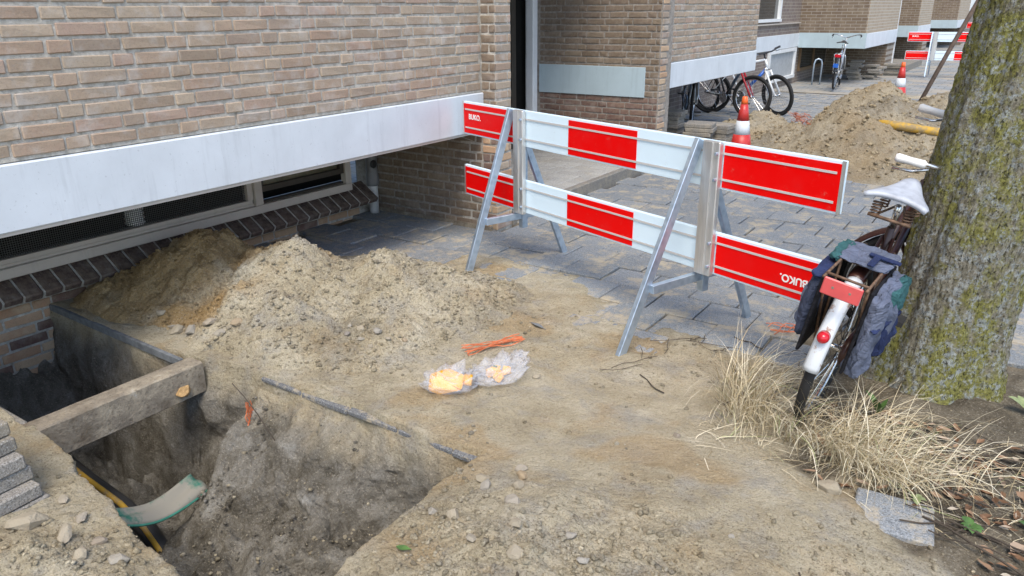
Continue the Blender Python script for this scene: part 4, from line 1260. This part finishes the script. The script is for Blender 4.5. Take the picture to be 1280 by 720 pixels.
softbox("trim", "bag_blue", (-.275, -.15, .57), (.09, -.125, .59), rb, .003, .006, 11)
MB().b2((-.28, .078, .4), (.1, .09, .72), .004).build("inner_panel", "bag_black", lb)
MB().b2((-.28, -.095, .38), (.1, -.083, .72), .004).build("inner_panel", "bag_black", rb)
tp = softbox("top_panel", "bag_grey", (-.12, -.088, .742), (.12, .085, .754), pan, .0, .005, 3)
softbox("trim", "bag_teal", (-.11, .075, .728), (.12, .115, .751), tp, .0, .005, 8)
MB().b2((-.03, -.115, .762), (-.005, .0, .772), .003).b2((-.15, -.045, .764), (-.031, -.02, .772), .003).build("strap", "bag_blue", tp)

# --- bikes by the recess
bike("white and blue mountain bicycle with thick black tyres at the end of the white beam", (-4.6, 12.72, -.02), R(8), R(-3), R(-38), "mtb",
     dict(frame="bike_white", decal="bike_blue", fork="bike_white", rim="bike_black", grip="black_plastic", bar="black_plastic"))
b3, _ = bike("black bicycle with red fork behind the cone, locked beside the mountain bicycle", (-4.72, 12.95, -.02), R(-32), R(5), R(25), "mtb",
     dict(frame="bike_black", decal="bike_steelblue", fork="bike_red", rim="chrome", grip="black_plastic", bar="black_plastic"))
bike("steel blue city bicycle under the overhanging beam behind the stacked tiles", (-4.75, 11.95, -.02), R(-62), R(-4), R(-10), "city",
     dict(frame="bike_steelblue", fork="bike_silver", fender="bike_silver", rim="chrome"))
bk, bpv = bike("silver city bicycle with red rear lamp parked before the grey end panel", (-3.72, 17.75, -.02), R(96), R(3), R(6), "step",
     dict(frame="bike_silver", fork="bike_silver", fender="bike_black", rim="chrome"))
MB().b2((-.36, -.06, .68), (-.33, .06, .74), .008).build("tail_lamp", "lamp_red", bk)
MB().b2((-.385, -.05, .48), (-.378, .05, .56)).build("plate", "bike_blue", bk)
hp = MB().tube([(-4.47, 19.0, -.05), (-4.47, 19.0, .42), (-4.45, 19.02, .5), (-4.4, 19.05, .53), (-4.34, 19.08, .5), (-4.32, 19.1, .42), (-4.32, 19.1, -.05)], .018, 8)
tag(hp.build("bicycle_stand", "galvanised", None, True), "galvanised hoop stand beside the white basement window", "bike stand")

# ------------------------------------------------------------------ stacks of lifted tiles
def stack(label, loc, rz, n, jit=.015, size=(.3, .3, .05), matn="stack_concrete", lean=0.0):
    r = tag(empty("tile_stack", loc, rz), label, "tile stack", "stacks of lifted paving tiles")
    V, F = chbox(size, .006, .002, rg)
    me = bpy.data.meshes.new("tile"); me.from_pydata(V, [], F); me.materials.append(M[matn])
    for k in range(n):
        inst("tile", me, r, (rg.uniform(-jit, jit) + lean * k, rg.uniform(-jit, jit), size[2] * (k + .5) + .001 * k), (0, 0, rg.uniform(-.06, .06)))
    return r
stack("stack of grey tiles at the corner of the pit, partly out of view", (-2.83, .74, -.0), R(4), 6, .02, (.4, .4, .052), lean=-.022)
stack("tall neat stack of tiles under the white beam by the brick pier", (-3.98, 8.85, -.03), R(2), 11, .018, (.4, .3, .05))
stack("second tile stack beside the tall one under the beam", (-3.86, 9.3, -.03), R(5), 9, .02, (.3, .3, .05))
stack("lower loose stack of tiles next to the cone", (-3.42, 9.15, -.03), R(12), 7, .025, (.34, .3, .05))
stack("short tile stack with one tilted tile next to the cone", (-3.28, 9.5, -.03), R(-6), 6, .03, (.3, .3, .05))
stack("low pile of tiles behind the silver bicycle", (-3.95, 20.9, -.05), R(4), 9, .06)
stack("wider pile of tiles leaning on the wall behind the silver bicycle", (-3.55, 21.2, -.05), R(-8), 7, .09)
stack("single row of tiles beside the second porch", (-3.3, 22.6, -.05), R(3), 6, .05, (.5, .3, .05))

# ------------------------------------------------------------------ plastic bags with yellow fittings
def baglet(label, c, L, W, H, rz, seed, peak=0.0):
    P = []
    bmx = bmesh.new(); bmesh.ops.create_icosphere(bmx, subdivisions=4, radius=1.0)
    for v in bmx.verts:
        x, y, z = v.co
        nn = float(fbm(np.array(x * 1.4 + seed), np.array(y * 1.4 + z + seed), 4, 2.2))
        f = 1 + .3 * nn
        sx = math.copysign(abs(x) ** .75, x); sy = math.copysign(abs(y) ** .75, y)
        zz = (z * .5 + .5) if z > 0 else (.5 + z * .48)
        rim = max(abs(sx), abs(sy)) ** 4
        v.co = (sx * L / 2 * f, sy * W / 2 * f * (1 + .2 * sx), max(.002, zz * H * (1 + .7 * nn) * (1 - .35 * rim) + peak * max(0, sx) ** 3 * (1 if z > 0 else .6)))
    me = bpy.data.meshes.new("plastic_bag"); bmx.to_mesh(me); bmx.free()
    me.polygons.foreach_set("use_smooth", [True] * len(me.polygons)); me.materials.append(M["bag_film"])
    o = bpy.data.objects.new("plastic_bag", me); col.objects.link(o); o.location = c; o.rotation_euler = (0, 0, rz)
    return tag(o, label, "plastic bag", "clear plastic bags on the sand")
zb = gz(-1.98, 2.38); zb2 = gz(-1.83, 2.6)
baglet("clear plastic bag holding one large yellow fitting, nearer the pit", (-1.995, 2.41, zb), .25, .2, .10, R(45), 2)
baglet("clear plastic bag with several small yellow fittings and pointed corner", (-1.86, 2.60, zb2), .28, .19, .085, R(62), 9, .09)
def chunk(c, sc, rz, label, seed):
    q = np.random.default_rng(seed).normal(size=(16, 3)); q /= np.linalg.norm(q, axis=1)[:, None]
    q = np.clip(q * 1.25, -.8, .8)
    bq = bmesh.new()
    for p in q: bq.verts.new(p)
    bmesh.ops.convex_hull(bq, input=bq.verts[:]); bmesh.ops.bevel(bq, geom=bq.edges[:], offset=.08, segments=2, affect='EDGES', clamp_overlap=True)
    me = bpy.data.meshes.new("yellow_fitting"); bq.to_mesh(me); bq.free(); me.materials.append(M["yellow_plastic"])
    o = bpy.data.objects.new("yellow_fitting", me); col.objects.link(o); o.location = c; o.scale = sc; o.rotation_euler = (.15, .1, R(rz))
    tag(o, label, "fitting")
    return o
f1 = chunk((-2.0, 2.40, zb + .042), (.095, .08, .052), 30, "large yellow plastic pipe fitting inside the bag nearer the pit", 3)
MB().lathe([(.3, .55), (.42, .57), (.42, .95), (.3, 1.0), (.25, .6)], 16, (.2, .3, .1), 'X').build("socket", "yellow_plastic", f1, True)
for k, (x, y, sc, rz, lab) in enumerate(((-1.90, 2.62, .04, 30, "yellow plastic plug with green tip in the pointed bag"), (-1.845, 2.59, .036, 110, "ring-shaped yellow plug at the open end of the pointed bag"), (-1.85, 2.655, .03, 75, "small yellow plug deepest in the pointed bag"))):
    o = chunk((x, y, zb2 + .03), (sc, sc * .8, sc * .75), rz, lab, 10 + k)
    if k == 0: MB().box((.2, .1, .8), (.5, .35, .18), None, .05).build("tip", "green_leaf", o)
    if k == 1: MB().lathe([(.35, .7), (.5, .75), (.5, 1.15), (.35, 1.2), (.3, .8)], 16, (0, 0, 0), 'X').build("ring", "yellow_plastic", o, True)
# leaning pole, yellow tube, feather, bits
tag(MB().tube([(-1.72, 14.4, -.08), (-1.38, 14.45, .9), (-.98, 14.5, 2.0), (-.8, 14.52, 2.5)], .034, 8).build("wooden_pole", "pole_wood", None, True), "dark wooden pole leaning in front of the far barriers", "pole")
tag(MB().tube([(-1.62, 10.2, .32), (-1.45, 10.0, .34), (-1.3, 10.0, .33), (-.9, 10.15, .27), (-.55, 10.4, .2)], .05, 10).build("yellow_pipe", "yellow_tube", None, True), "bent yellow plastic pipe lying on the far sand heap", "pipe")
z_ = gz(-2.06, 3.2)
P = np.zeros((3, 12, 3))
for j in range(12):
    s = j / 11
    w_ = .012 * math.sin(math.pi * min(1, s * 1.1)) + .001
    for i in range(3): P[i, j] = (s * .13, (i - 1) * w_, .006 + .008 * math.sin(s * 3) - .002 * abs(i - 1))
o = grid_obj("feather", P, "bitumen_edge"); o.location = (-2.1, 3.26, z_ + .004); o.rotation_euler = (0, 0, R(-20))
tag(o, "small grey feather on the sand beside the barrier", "feather")

# ------------------------------------------------------------------ stones and clods
def surf(x, y):
    x = np.asarray(x, float); y = np.asarray(y, float)
    g_ = ground_z(x, y); p_ = pile_h(x, y)
    inside = (x > -4.6) & (x < -1.95) & (y > 2.05) & (y < 4.25)
    return np.where(inside, np.maximum(g_, p_), g_)
_ico = bmesh.new(); bmesh.ops.create_icosphere(_ico, subdivisions=1, radius=1.0)
IV = np.array([v.co[:] for v in _ico.verts]); IF = np.array([[v.index for v in f.verts] for f in _ico.faces]); _ico.free()
_ico = bmesh.new(); bmesh.ops.create_icosphere(_ico, subdivisions=2, radius=1.0)
IV2 = np.array([v.co[:] for v in _ico.verts]); IF2 = [[v.index for v in f.verts] for f in _ico.faces]; _ico.free()

def scatter(name, label, n, sampler, size, ofn=None, mud=False):
    """clods joined into one mesh"""
    x, y = sampler(n)
    z = surf(x, y)
    s = size(len(x))
    nv = len(IV); N = len(x)
    jit = 1 + rng.uniform(-.32, .32, (N, nv, 1))
    an = rng.uniform(0, 6.28, N); ca, sa = np.cos(an), np.sin(an)
    V = IV[None] * jit * (s[:, None, None] * np.stack([np.ones(N), rng.uniform(.6, 1, N), rng.uniform(.45, .85, N)], -1)[:, None, :])
    Vx = V[..., 0] * ca[:, None] - V[..., 1] * sa[:, None]; Vy = V[..., 0] * sa[:, None] + V[..., 1] * ca[:, None]
    W = np.stack([Vx + x[:, None], Vy + y[:, None], V[..., 2] + (z + s * .25)[:, None]], -1).reshape(-1, 3)
    F = (IF[None] + (np.arange(N) * nv)[:, None, None]).reshape(-1, 3)
    me = bpy.data.meshes.new(name)
    me.vertices.add(len(W)); me.vertices.foreach_set("co", W.astype(np.float32).ravel())
    me.loops.add(F.size); me.loops.foreach_set("vertex_index", F.astype(np.int32).ravel())
    me.polygons.add(len(F)); me.polygons.foreach_set("loop_start", np.arange(0, F.size, 3, dtype=np.int32))
    me.update(calc_edges=True)
    at = me.attributes.new("tone", 'FLOAT', 'POINT'); at.data.foreach_set("value", np.repeat(rng.random(N) ** 1.0, nv).astype(np.float32))
    if ofn is not None:
        at = me.attributes.new("ochre", 'FLOAT', 'POINT'); at.data.foreach_set("value", np.repeat(ofn(x, y), nv).astype(np.float32))
    me.materials.append(M["clod"])
    o = bpy.data.objects.new(name, me); col.objects.link(o)
    if mud:
        at = me.attributes.new("mud", 'FLOAT', 'POINT'); at.data.foreach_set("value", np.ones(len(W), np.float32))
    return tag(o, label, "gravel", kind="stuff")

def samp_pile(n):
    x = rng.uniform(-4.55, -2.1, n * 3); y = rng.uniform(2.06, 4.1, n * 3)
    k = pile_h(x, y) > .015
    return x[k][:n], y[k][:n]
def samp_ground(n):
    x = np.concatenate([rng.uniform(-3.2, 1.2, n), rng.normal(-.95, .5, n), rng.normal(-2.4, .45, n // 2)])
    y = np.concatenate([rng.uniform(.3, 3.6, n), rng.normal(1.5, .4, n), rng.normal(.78, .2, n // 2)])
    k = (exposure(x, y) < .6) & (rng.random(len(x)) > .8 * smooth_mask(x, y)) & (pit_depth(x, y) < .6) & ((fbm(x, y, 3, 2.2) + rng.normal(0, .35, len(x))) > .05)
    k &= ~((np.abs(x + 2.83) < .26) & (np.abs(y - .74) < .26))
    x, y = x[k], y[k]
    i = rng.permutation(len(x))[:n]
    return x[i], y[i]
def samp_tiles(n):
    x = rng.uniform(-3.3, .8, n); y = rng.uniform(3.0, 7.0, n)
    k = (fbm(x, y, 3, 1.5) + rng.normal(0, .3, n)) > .2
    return x[k], y[k]
small = lambda n: .0025 + .004 * rng.random(n) ** 2.5
mid = lambda n: .0028 + .014 * rng.random(n) ** 6
scatter("sand_clods", "loose crumbs and clods on the near sand heap", 10000, samp_pile, mid, pile_ochre)
scatter("gravel", "grit and crumbs scattered over the sandy ground", 14000, samp_ground, lambda n: .0024 + .012 * rng.random(n) ** 6)
scatter("grit", "sand grains strewn over the paving tiles", 3500, samp_tiles, small)

def samp_pit(n):
    x = rng.uniform(-3.2, -1.55, n * 2); y = rng.uniform(1.05, 2.0, n * 2)
    k = (pit_depth(x, y) > .08) & ((fbm(x, y, 3, 3.) + rng.normal(0, .3, len(x))) > .0)
    return x[k][:n], y[k][:n]
scatter("mud_clods", "crumbs of grey mud on the walls and floor of the pit", 6000, samp_pit, lambda n: .0025 + .009 * rng.random(n) ** 5, None, True)

def samp_far(n):
    x = rng.uniform(-3.6, .1, n * 2); y = rng.uniform(8.2, 13.2, n * 2)
    k = far_h(x, y) > .03
    return x[k][:n], y[k][:n]
_s = surf
surf = far_h
scatter("sand_clods", "lumps on the far sand heap", 9000, samp_far, lambda n: .006 + .022 * rng.random(n) ** 6, lambda x, y: .4 + 0 * x)
surf = _s

# countable stones
SM = []
for k in range(9):
    q = rng.normal(size=(22, 3)); q /= np.linalg.norm(q, axis=1)[:, None]
    q *= np.array([1, rng.uniform(.65, .95), rng.uniform(.5, .8)]) * rng.uniform(.82, 1.0, (22, 1))
    bq = bmesh.new()
    for p in q: bq.verts.new(p)
    bmesh.ops.convex_hull(bq, input=bq.verts[:])
    bmesh.ops.bevel(bq, geom=bq.edges[:], offset=.06, segments=1, affect='EDGES', clamp_overlap=True)
    me = bpy.data.meshes.new("stone"); bq.to_mesh(me); bq.free(); me.materials.append(M["stone"]); SM.append(me)
def stone(x, y, s, label, grp, dz=0.3, k=None):
    z = float(surf(np.array([x]), np.array([y]))[0])
    o = inst("stone", SM[rg.randrange(9) if k is None else k], None, (x, y, z + s * dz), (rg.uniform(-.4, .4), rg.uniform(-.4, .4), rg.uniform(0, 6.28)), (s, s * rg.uniform(.8, 1.1), s * rg.uniform(.7, 1.)))
    return tag(o, label, "stone", grp)
for (px, py, s) in ((-3.62, 2.1, .05), (-3.52, 2.12, .045), (-3.42, 2.17, .04), (-3.7, 2.12, .03), (-3.3, 2.14, .035), (-3.28, 2.24, .04), (-3.82, 2.14, .035)):
    stone(px, py, s, "rounded clod at the foot of the sand heap above the lintel", "clods at the foot of the heap")
for (px, py, s) in ((-2.66, 2.52, .028), (-2.62, 2.48, .024), (-2.7, 2.46, .022), (-2.58, 2.56, .03), (-2.5, 2.55, .022), (-2.55, 2.47, .02), (-2.45, 2.62, .02), (-2.74, 2.52, .02)):
    stone(px, py, s, "fist-sized pale stone in the cluster between heap and bags", "stones between heap and bags")
for (px, py, s) in ((-1.33, 2.0, .03), (-1.28, 1.93, .028), (-1.4, 1.86, .033), (-1.36, 1.82, .03), (-1.25, 1.86, .026), (-1.2, 1.75, .035), (-1.1, 1.62, .03), (-1.02, 1.5, .032), (-1.33, 1.6, .028), (-1.18, 1.5, .03), (-.95, 1.7, .026), (-1.42, 1.6, .022), (-.85, 1.6, .024)):
    stone(px, py, s, "stone on the low mound at the right rim of the pit", "stones on the pit rim mound")
for (px, py, s) in ((-2.52, .83, .075), (-2.34, .86, .045), (-2.25, .92, .035), (-2.42, .95, .03), (-2.2, .84, .03), (-2.1, .9, .035), (-2.6, .98, .03), (-2.0, .8, .03)):
    stone(px, py, s, "broken lump of mortar between tile stack and pit", "mortar lumps by the tile stack")
stone(-.36, 2.5, .052, "squarish grey stone at the edge of the dry grass", None)
stone(-.95, 2.55, .02, "single dark pebble on the bare sand", None)
stone(-1.72, 2.72, .025, "white pebble between the bags and the barrier leg", None)
stone(-.55, 2.02, .013, "small white chip on the open sand", None)
# ochre clay lump at the lintel end
me_ = SM[2].copy(); me_.materials.clear(); me_.materials.append(M["clay"])
o = inst("clay_lump", me_, None, (-3.215, 1.84, -.1), (.3, .2, .4), (.035, .07, .06)); tag(o, "lump of clay stuck to the end of the concrete lintel", "clay")
# twigs
def twig(pts, r, label, grp="twigs scattered on the ground"):
    tag(MB().tube(pts, r, 5).build("twig", "twig"), label, "twig", grp)
for k in range(26):
    x = rg.uniform(-1.45, -.6); y = rg.uniform(2.9, 3.7); L = rg.uniform(.08, .3); a = rg.uniform(0, 3.14)
    z = max(float(surf(np.array([x]), np.array([y]))[0]), .0) + .006
    pts = [(x + math.cos(a) * L * (i / 4 - .5) + rg.uniform(-.01, .01), y + math.sin(a) * L * (i / 4 - .5) + rg.uniform(-.01, .01), z + rg.uniform(0, .012)) for i in range(5)]
    twig(pts, rg.uniform(.0015, .0035), "thin dark twig lying between the barrier and the dry grass")
for k in range(46):
    x = rg.uniform(-.05, .8); y = rg.uniform(2.15, 3.2); L = rg.uniform(.1, .4); a = rg.uniform(-.6, .9)
    z = float(surf(np.array([x]), np.array([y]))[0]) + .012
    pts = [(x + math.cos(a) * L * (i / 4 - .5) + rg.uniform(-.01, .01), y + math.sin(a) * L * (i / 4 - .5) + rg.uniform(-.01, .01), z + rg.uniform(0, .02)) for i in range(5)]
    twig(pts, rg.uniform(.0015, .004), "dry twig in the leaf litter at the foot of the tree")
def z1(x, y): return float(surf(np.array([x]), np.array([y]))[0])
twig([(-.98 + .06 * i, 1.45 - .07 * i, z1(-.98 + .06 * i, 1.45 - .07 * i) + .005) for i in range(5)], .004, "curved twig on the pit rim mound", None)
twig([(-.33 + .03 * i, 1.98 - .06 * i, z1(-.33 + .03 * i, 1.98 - .06 * i) + .004) for i in range(5)], .003, "short twig on the bare sand below the grass", None)
twig([(-2.95 + .1 * i, 1.94 - .015 * i, -.02 - .05 * i + .02 * math.sin(i)) for i in range(5)], .0028, "root hanging from the back wall of the pit", None)

# ------------------------------------------------------------------ tree
TREE = Vector((-.205, 3.78, 0))
tree = tag(empty("street_tree", TREE), "thick street tree with lichen covered bark and bare crown", "tree")
na, nz = 220, 330
zs = np.linspace(-.15, 3.4, nz); an = np.linspace(0, 2 * np.pi, na + 1)
A, Zt = np.meshgrid(an, zs)
rad = .24 + .075 * np.exp(-np.clip(Zt + .05, 0, 9) / .2) + .012 * np.exp(-((Zt - 1.0) / .5) ** 2) - .012 * np.clip(Zt, 0, 4)
flare = np.exp(-np.clip(Zt + .05, 0, 9) / .3)
lob = .035 * flare * np.cos(5 * A + 1.0)
ax_, ay_ = np.cos(A), np.sin(A)
rug = .020 * fbm(ax_ * 1.4 + 7, ay_ * 1.4 + Zt * .45, 3, 1.6) + .013 * fbm(A * 6.37, Zt * 2.2, 4, 1.0) * 0
# seamless ridges
rid = fbm(ax_ * 4 + Zt * .25, ay_ * 4 + Zt * 1.1, 5, 2.6, .6)
rug = rug + .005 * rid + .008 * np.abs(fbm(ax_ * 9 + 3 + Zt * 2.0, ay_ * 9 + Zt * 5.5, 4, 2.6, .65))
rr = rad + lob + rug
cx = .085 * Zt + .02 * np.sin(Zt * 1.3); cy = .01 * Zt
trk = grid_obj("trunk", np.stack([cx + rr * ax_, cy + rr * ay_, Zt], -1), "bark", tree)
# limbs and bare crown above the frame
lm = MB(); tw = MB()
def branch(p, d, L, r, depth):
    pts = [p]; rs = [r]
    q = Vector(p); dv = Vector(d).normalized()
    for i in range(5):
        dv = (dv + Vector((rg.uniform(-.18, .18), rg.uniform(-.18, .18), rg.uniform(-.05, .16)))).normalized()
        q = q + dv * L / 5; pts.append(q.copy()); rs.append(r * (1 - .14 * (i + 1)))
    (lm if depth < 2 else tw).tube(pts, rs, 8 if depth < 2 else 5)
    if depth < 4:
        for k in range(3 if depth < 2 else 3):
            i = rg.randrange(2, 6); b = pts[i]
            e = (dv + Vector((rg.uniform(-1, 1), rg.uniform(-1, 1), rg.uniform(-.1, .7)))).normalized()
            branch(b, e, L * rg.uniform(.5, .72), rs[i] * .6, depth + 1)
top = Vector((.085 * 3.3, .03, 3.3))
lm.tube([top, top + Vector((.03, 0, .6)), top + Vector((.06, .05, 1.6))], [.235, .19, .13], 12)
for k in range(6):
    a = k * 1.05 + .3
    branch(top + Vector((.03, .02, .2 + .2 * k)), (math.cos(a), math.sin(a), 1.0), 2.2, .09, 0)
lm.build("limbs", "bark", tree, True); tw.build("crown", "twig", tree, True)

# ------------------------------------------------------------------ dry grass, leaves, weeds
def blades(n, gen):
    V = []; F = []; T = []
    for _ in range(n):
        x, y, L, az, bend, w, lift = gen()
        z0 = z1f(x, y)
        seg = 6; tone = rg.random()
        px_, py_, pz_ = x, y, z0 - .01
        el = lift
        k = len(V)
        side = Vector((-math.sin(az), math.cos(az), 0))
        for i in range(seg + 1):
            s = i / seg
            ww = w * (1 - s * .85)
            V.append((px_ - side.x * ww, py_ - side.y * ww, pz_)); V.append((px_ + side.x * ww, py_ + side.y * ww, pz_ + ww * .6))
            T += [tone, tone]
            px_ += math.cos(az) * math.cos(el) * L / seg; py_ += math.sin(az) * math.cos(el) * L / seg; pz_ += math.sin(el) * L / seg
            el -= bend / seg * (0.6 + 1.2 * s)
            if pz_ < z0 + .004: pz_ = z0 + .004 + rg.uniform(0, .006); el = max(el, 0.0)
            az += rg.uniform(-.07, .07)
        for i in range(seg):
            F.append((k + 2 * i, k + 2 * i + 1, k + 2 * i + 3, k + 2 * i + 2))
    return V, F, T
gx = np.arange(-1.6, 1.5, .02); gy = np.arange(2.0, 4.8, .02)
GX, GY = np.meshgrid(gx, gy); GZ = surf(GX, GY)
def z1f(x, y):
    i = int(round((x + 1.6) / .02)); j = int(round((y - 2.0) / .02))
    i = min(max(i, 0), len(gx) - 1); j = min(max(j, 0), len(gy) - 1)
    return max(float(GZ[j, i]), -.02)
CL = [(-0.82, 3.05, 0.1, 184), (-0.78, 2.9, 0.09, 184), (-0.9, 3.16, 0.1, 112), (-0.68, 2.86, 0.07, 72), (-0.56, 2.8, 0.06, 88), (-0.42, 2.8, 0.07, 208), (-0.32, 2.73, 0.07, 208), (-0.22, 2.72, 0.07, 160), (-0.12, 2.76, 0.07, 72), (0.0, 2.84, 0.07, 28), (-0.36, 3.0, 0.08, 96), (-0.25, 3.0, 0.1, 56), (0.1, 2.92, 0.08, 12)]
V = []; F = []; T = []
for (cx_, cy_, sp, n_) in CL:
    def gen():
        x = cx_ + rg.gauss(0, sp * .6); y = cy_ + rg.gauss(0, sp * .5)
        out = math.atan2(y - (cy_ + .02), x - cx_ + .04)
        az = out + rg.gauss(0, .9)
        if rg.random() < .4: az = rg.gauss(-.9, .9)
        L = rg.uniform(.14, .44)
        return x, y, L, az, rg.uniform(.5, 2.3), .0007 + .0024 * rg.random() ** 2, rg.uniform(.7, 1.5)
    v, f, t_ = blades(n_, gen)
    k = len(V); V += v; F += [tuple(i + k for i in q) for q in f]; T += t_
def gen():
    return rg.uniform(-.95, .7), rg.uniform(2.5, 3.3), rg.uniform(.08, .3), rg.uniform(0, 6.28), rg.uniform(.2, 1.), rg.uniform(.0007, .0018), rg.uniform(.0, .35)
v, f, t_ = blades(500, gen); k = len(V); V += v; F += [tuple(i + k for i in q) for q in f]; T += t_
o = mesh_obj("dry_grass", V, F, "dry_grass")
at = o.data.attributes.new("tone", 'FLOAT', 'POINT'); at.data.foreach_set("value", np.array(T, np.float32))
tag(o, "clump of long dry straw-coloured grass at the foot of the tree", "grass", kind="stuff")
# leaf litter
V = []; F = []; T = []
for _ in range(620):
    x = rg.uniform(-.5, .75); y = rg.uniform(2.25, 3.25)
    if y < 2.5 + .15 * rg.random() and x < .1: continue
    if rg.random() > .35 + .65 * (x > -.35): continue
    L = rg.uniform(.01, .036); W = L * rg.uniform(.3, .6); a = rg.uniform(0, 6.28); tl = rg.uniform(-.5, .5); z = z1f(x, y) + .008 + rg.random() * .02
    k = len(V); tone = rg.random()
    pr = [(-1, 0), (-.5, .8), (.1, 1.), (.6, .6), (1, 0), (.6, -.6), (.1, -1.), (-.5, -.8)]
    V.append((x, y, z - .004)); T.append(tone)
    for (u, w_) in pr:
        lx = u * L; ly = w_ * W * rg.uniform(.7, 1.15); lz = tl * ly + .25 * abs(ly) + .12 * lx * rg.uniform(-1, 1)
        V.append((x + lx * math.cos(a) - ly * math.sin(a), y + lx * math.sin(a) + ly * math.cos(a), z + lz)); T.append(tone)
    for i in range(8): F.append((k, k + 1 + i, k + 1 + (i + 1) % 8))
o = mesh_obj("leaf_litter", V, F, "dead_leaf")
at = o.data.attributes.new("tone", 'FLOAT', 'POINT'); at.data.foreach_set("value", np.array(T, np.float32))
tag(o, "brown fallen leaves under the dry grass", "leaves", kind="stuff")
def weed(c, n, L, label, mat="green_leaf", up_=.6):
    mb = MB()
    for k in range(n):
        a = k * 2.4 + rg.uniform(-.3, .3); l = L * rg.uniform(.6, 1.1)
        V = []
        for i in range(6):
            s = i / 5; w_ = l * .32 * math.sin(math.pi * min(.98, s * .95 + .04))
            cxx = s * l; zz = up_ * l * s - .5 * l * s * s
            for q in (-1, 0, 1):
                lx, ly = cxx, q * w_
                V.append((lx * math.cos(a) - ly * math.sin(a), lx * math.sin(a) + ly * math.cos(a), zz + abs(q) * w_ * .25 + .008))
        F = []
        for i in range(5):
            for q in range(2): F.append((i * 3 + q, i * 3 + q + 1, i * 3 + q + 4, i * 3 + q + 3))
        mb.add(V, F)
    o = mb.build("weed", mat, None, True); o.location = (c[0], c[1], z1f(c[0], c[1]) + .004)
    return tag(o, label, "plant")
weed((.07, 2.55), 9, .045, "small bright green rosette weed in the leaf litter")
weed((-.10, 2.62), 4, .04, "pale green seedling at the edge of the stone slab", "pale_leaf")
weed((.26, 2.78), 4, .055, "larger pale green leaf cluster beside the tree roots", "pale_leaf")
weed((.24, 2.66), 4, .045, "dark green leaves right of the rosette weed")
weed((.2, 3.58), 5, .07, "light green shoot growing against the trunk base", "pale_leaf", 1.2)
weed((-.32, 3.2), 5, .06, "green grass shoots between bicycle and trunk", "green_leaf", 2.2)
P = np.zeros((3, 8, 3))
for j in range(8):
    s = j / 7
    for i in range(3): P[i, j] = (s * .05, (i - 1) * .012 * math.sin(math.pi * min(.97, s + .05)), .006 + .004 * abs(i - 1))
o = grid_obj("leaf", P, "green_leaf"); o.location = (-1.38, 1.38, z1(-1.38, 1.38) + .004); o.rotation_euler = (0, 0, .3)
tag(o, "single green leaf on the sand at the pit rim", "leaf")
print("objects", len(bpy.data.objects), "tris", sum(len(me.polygons) for me in bpy.data.meshes))
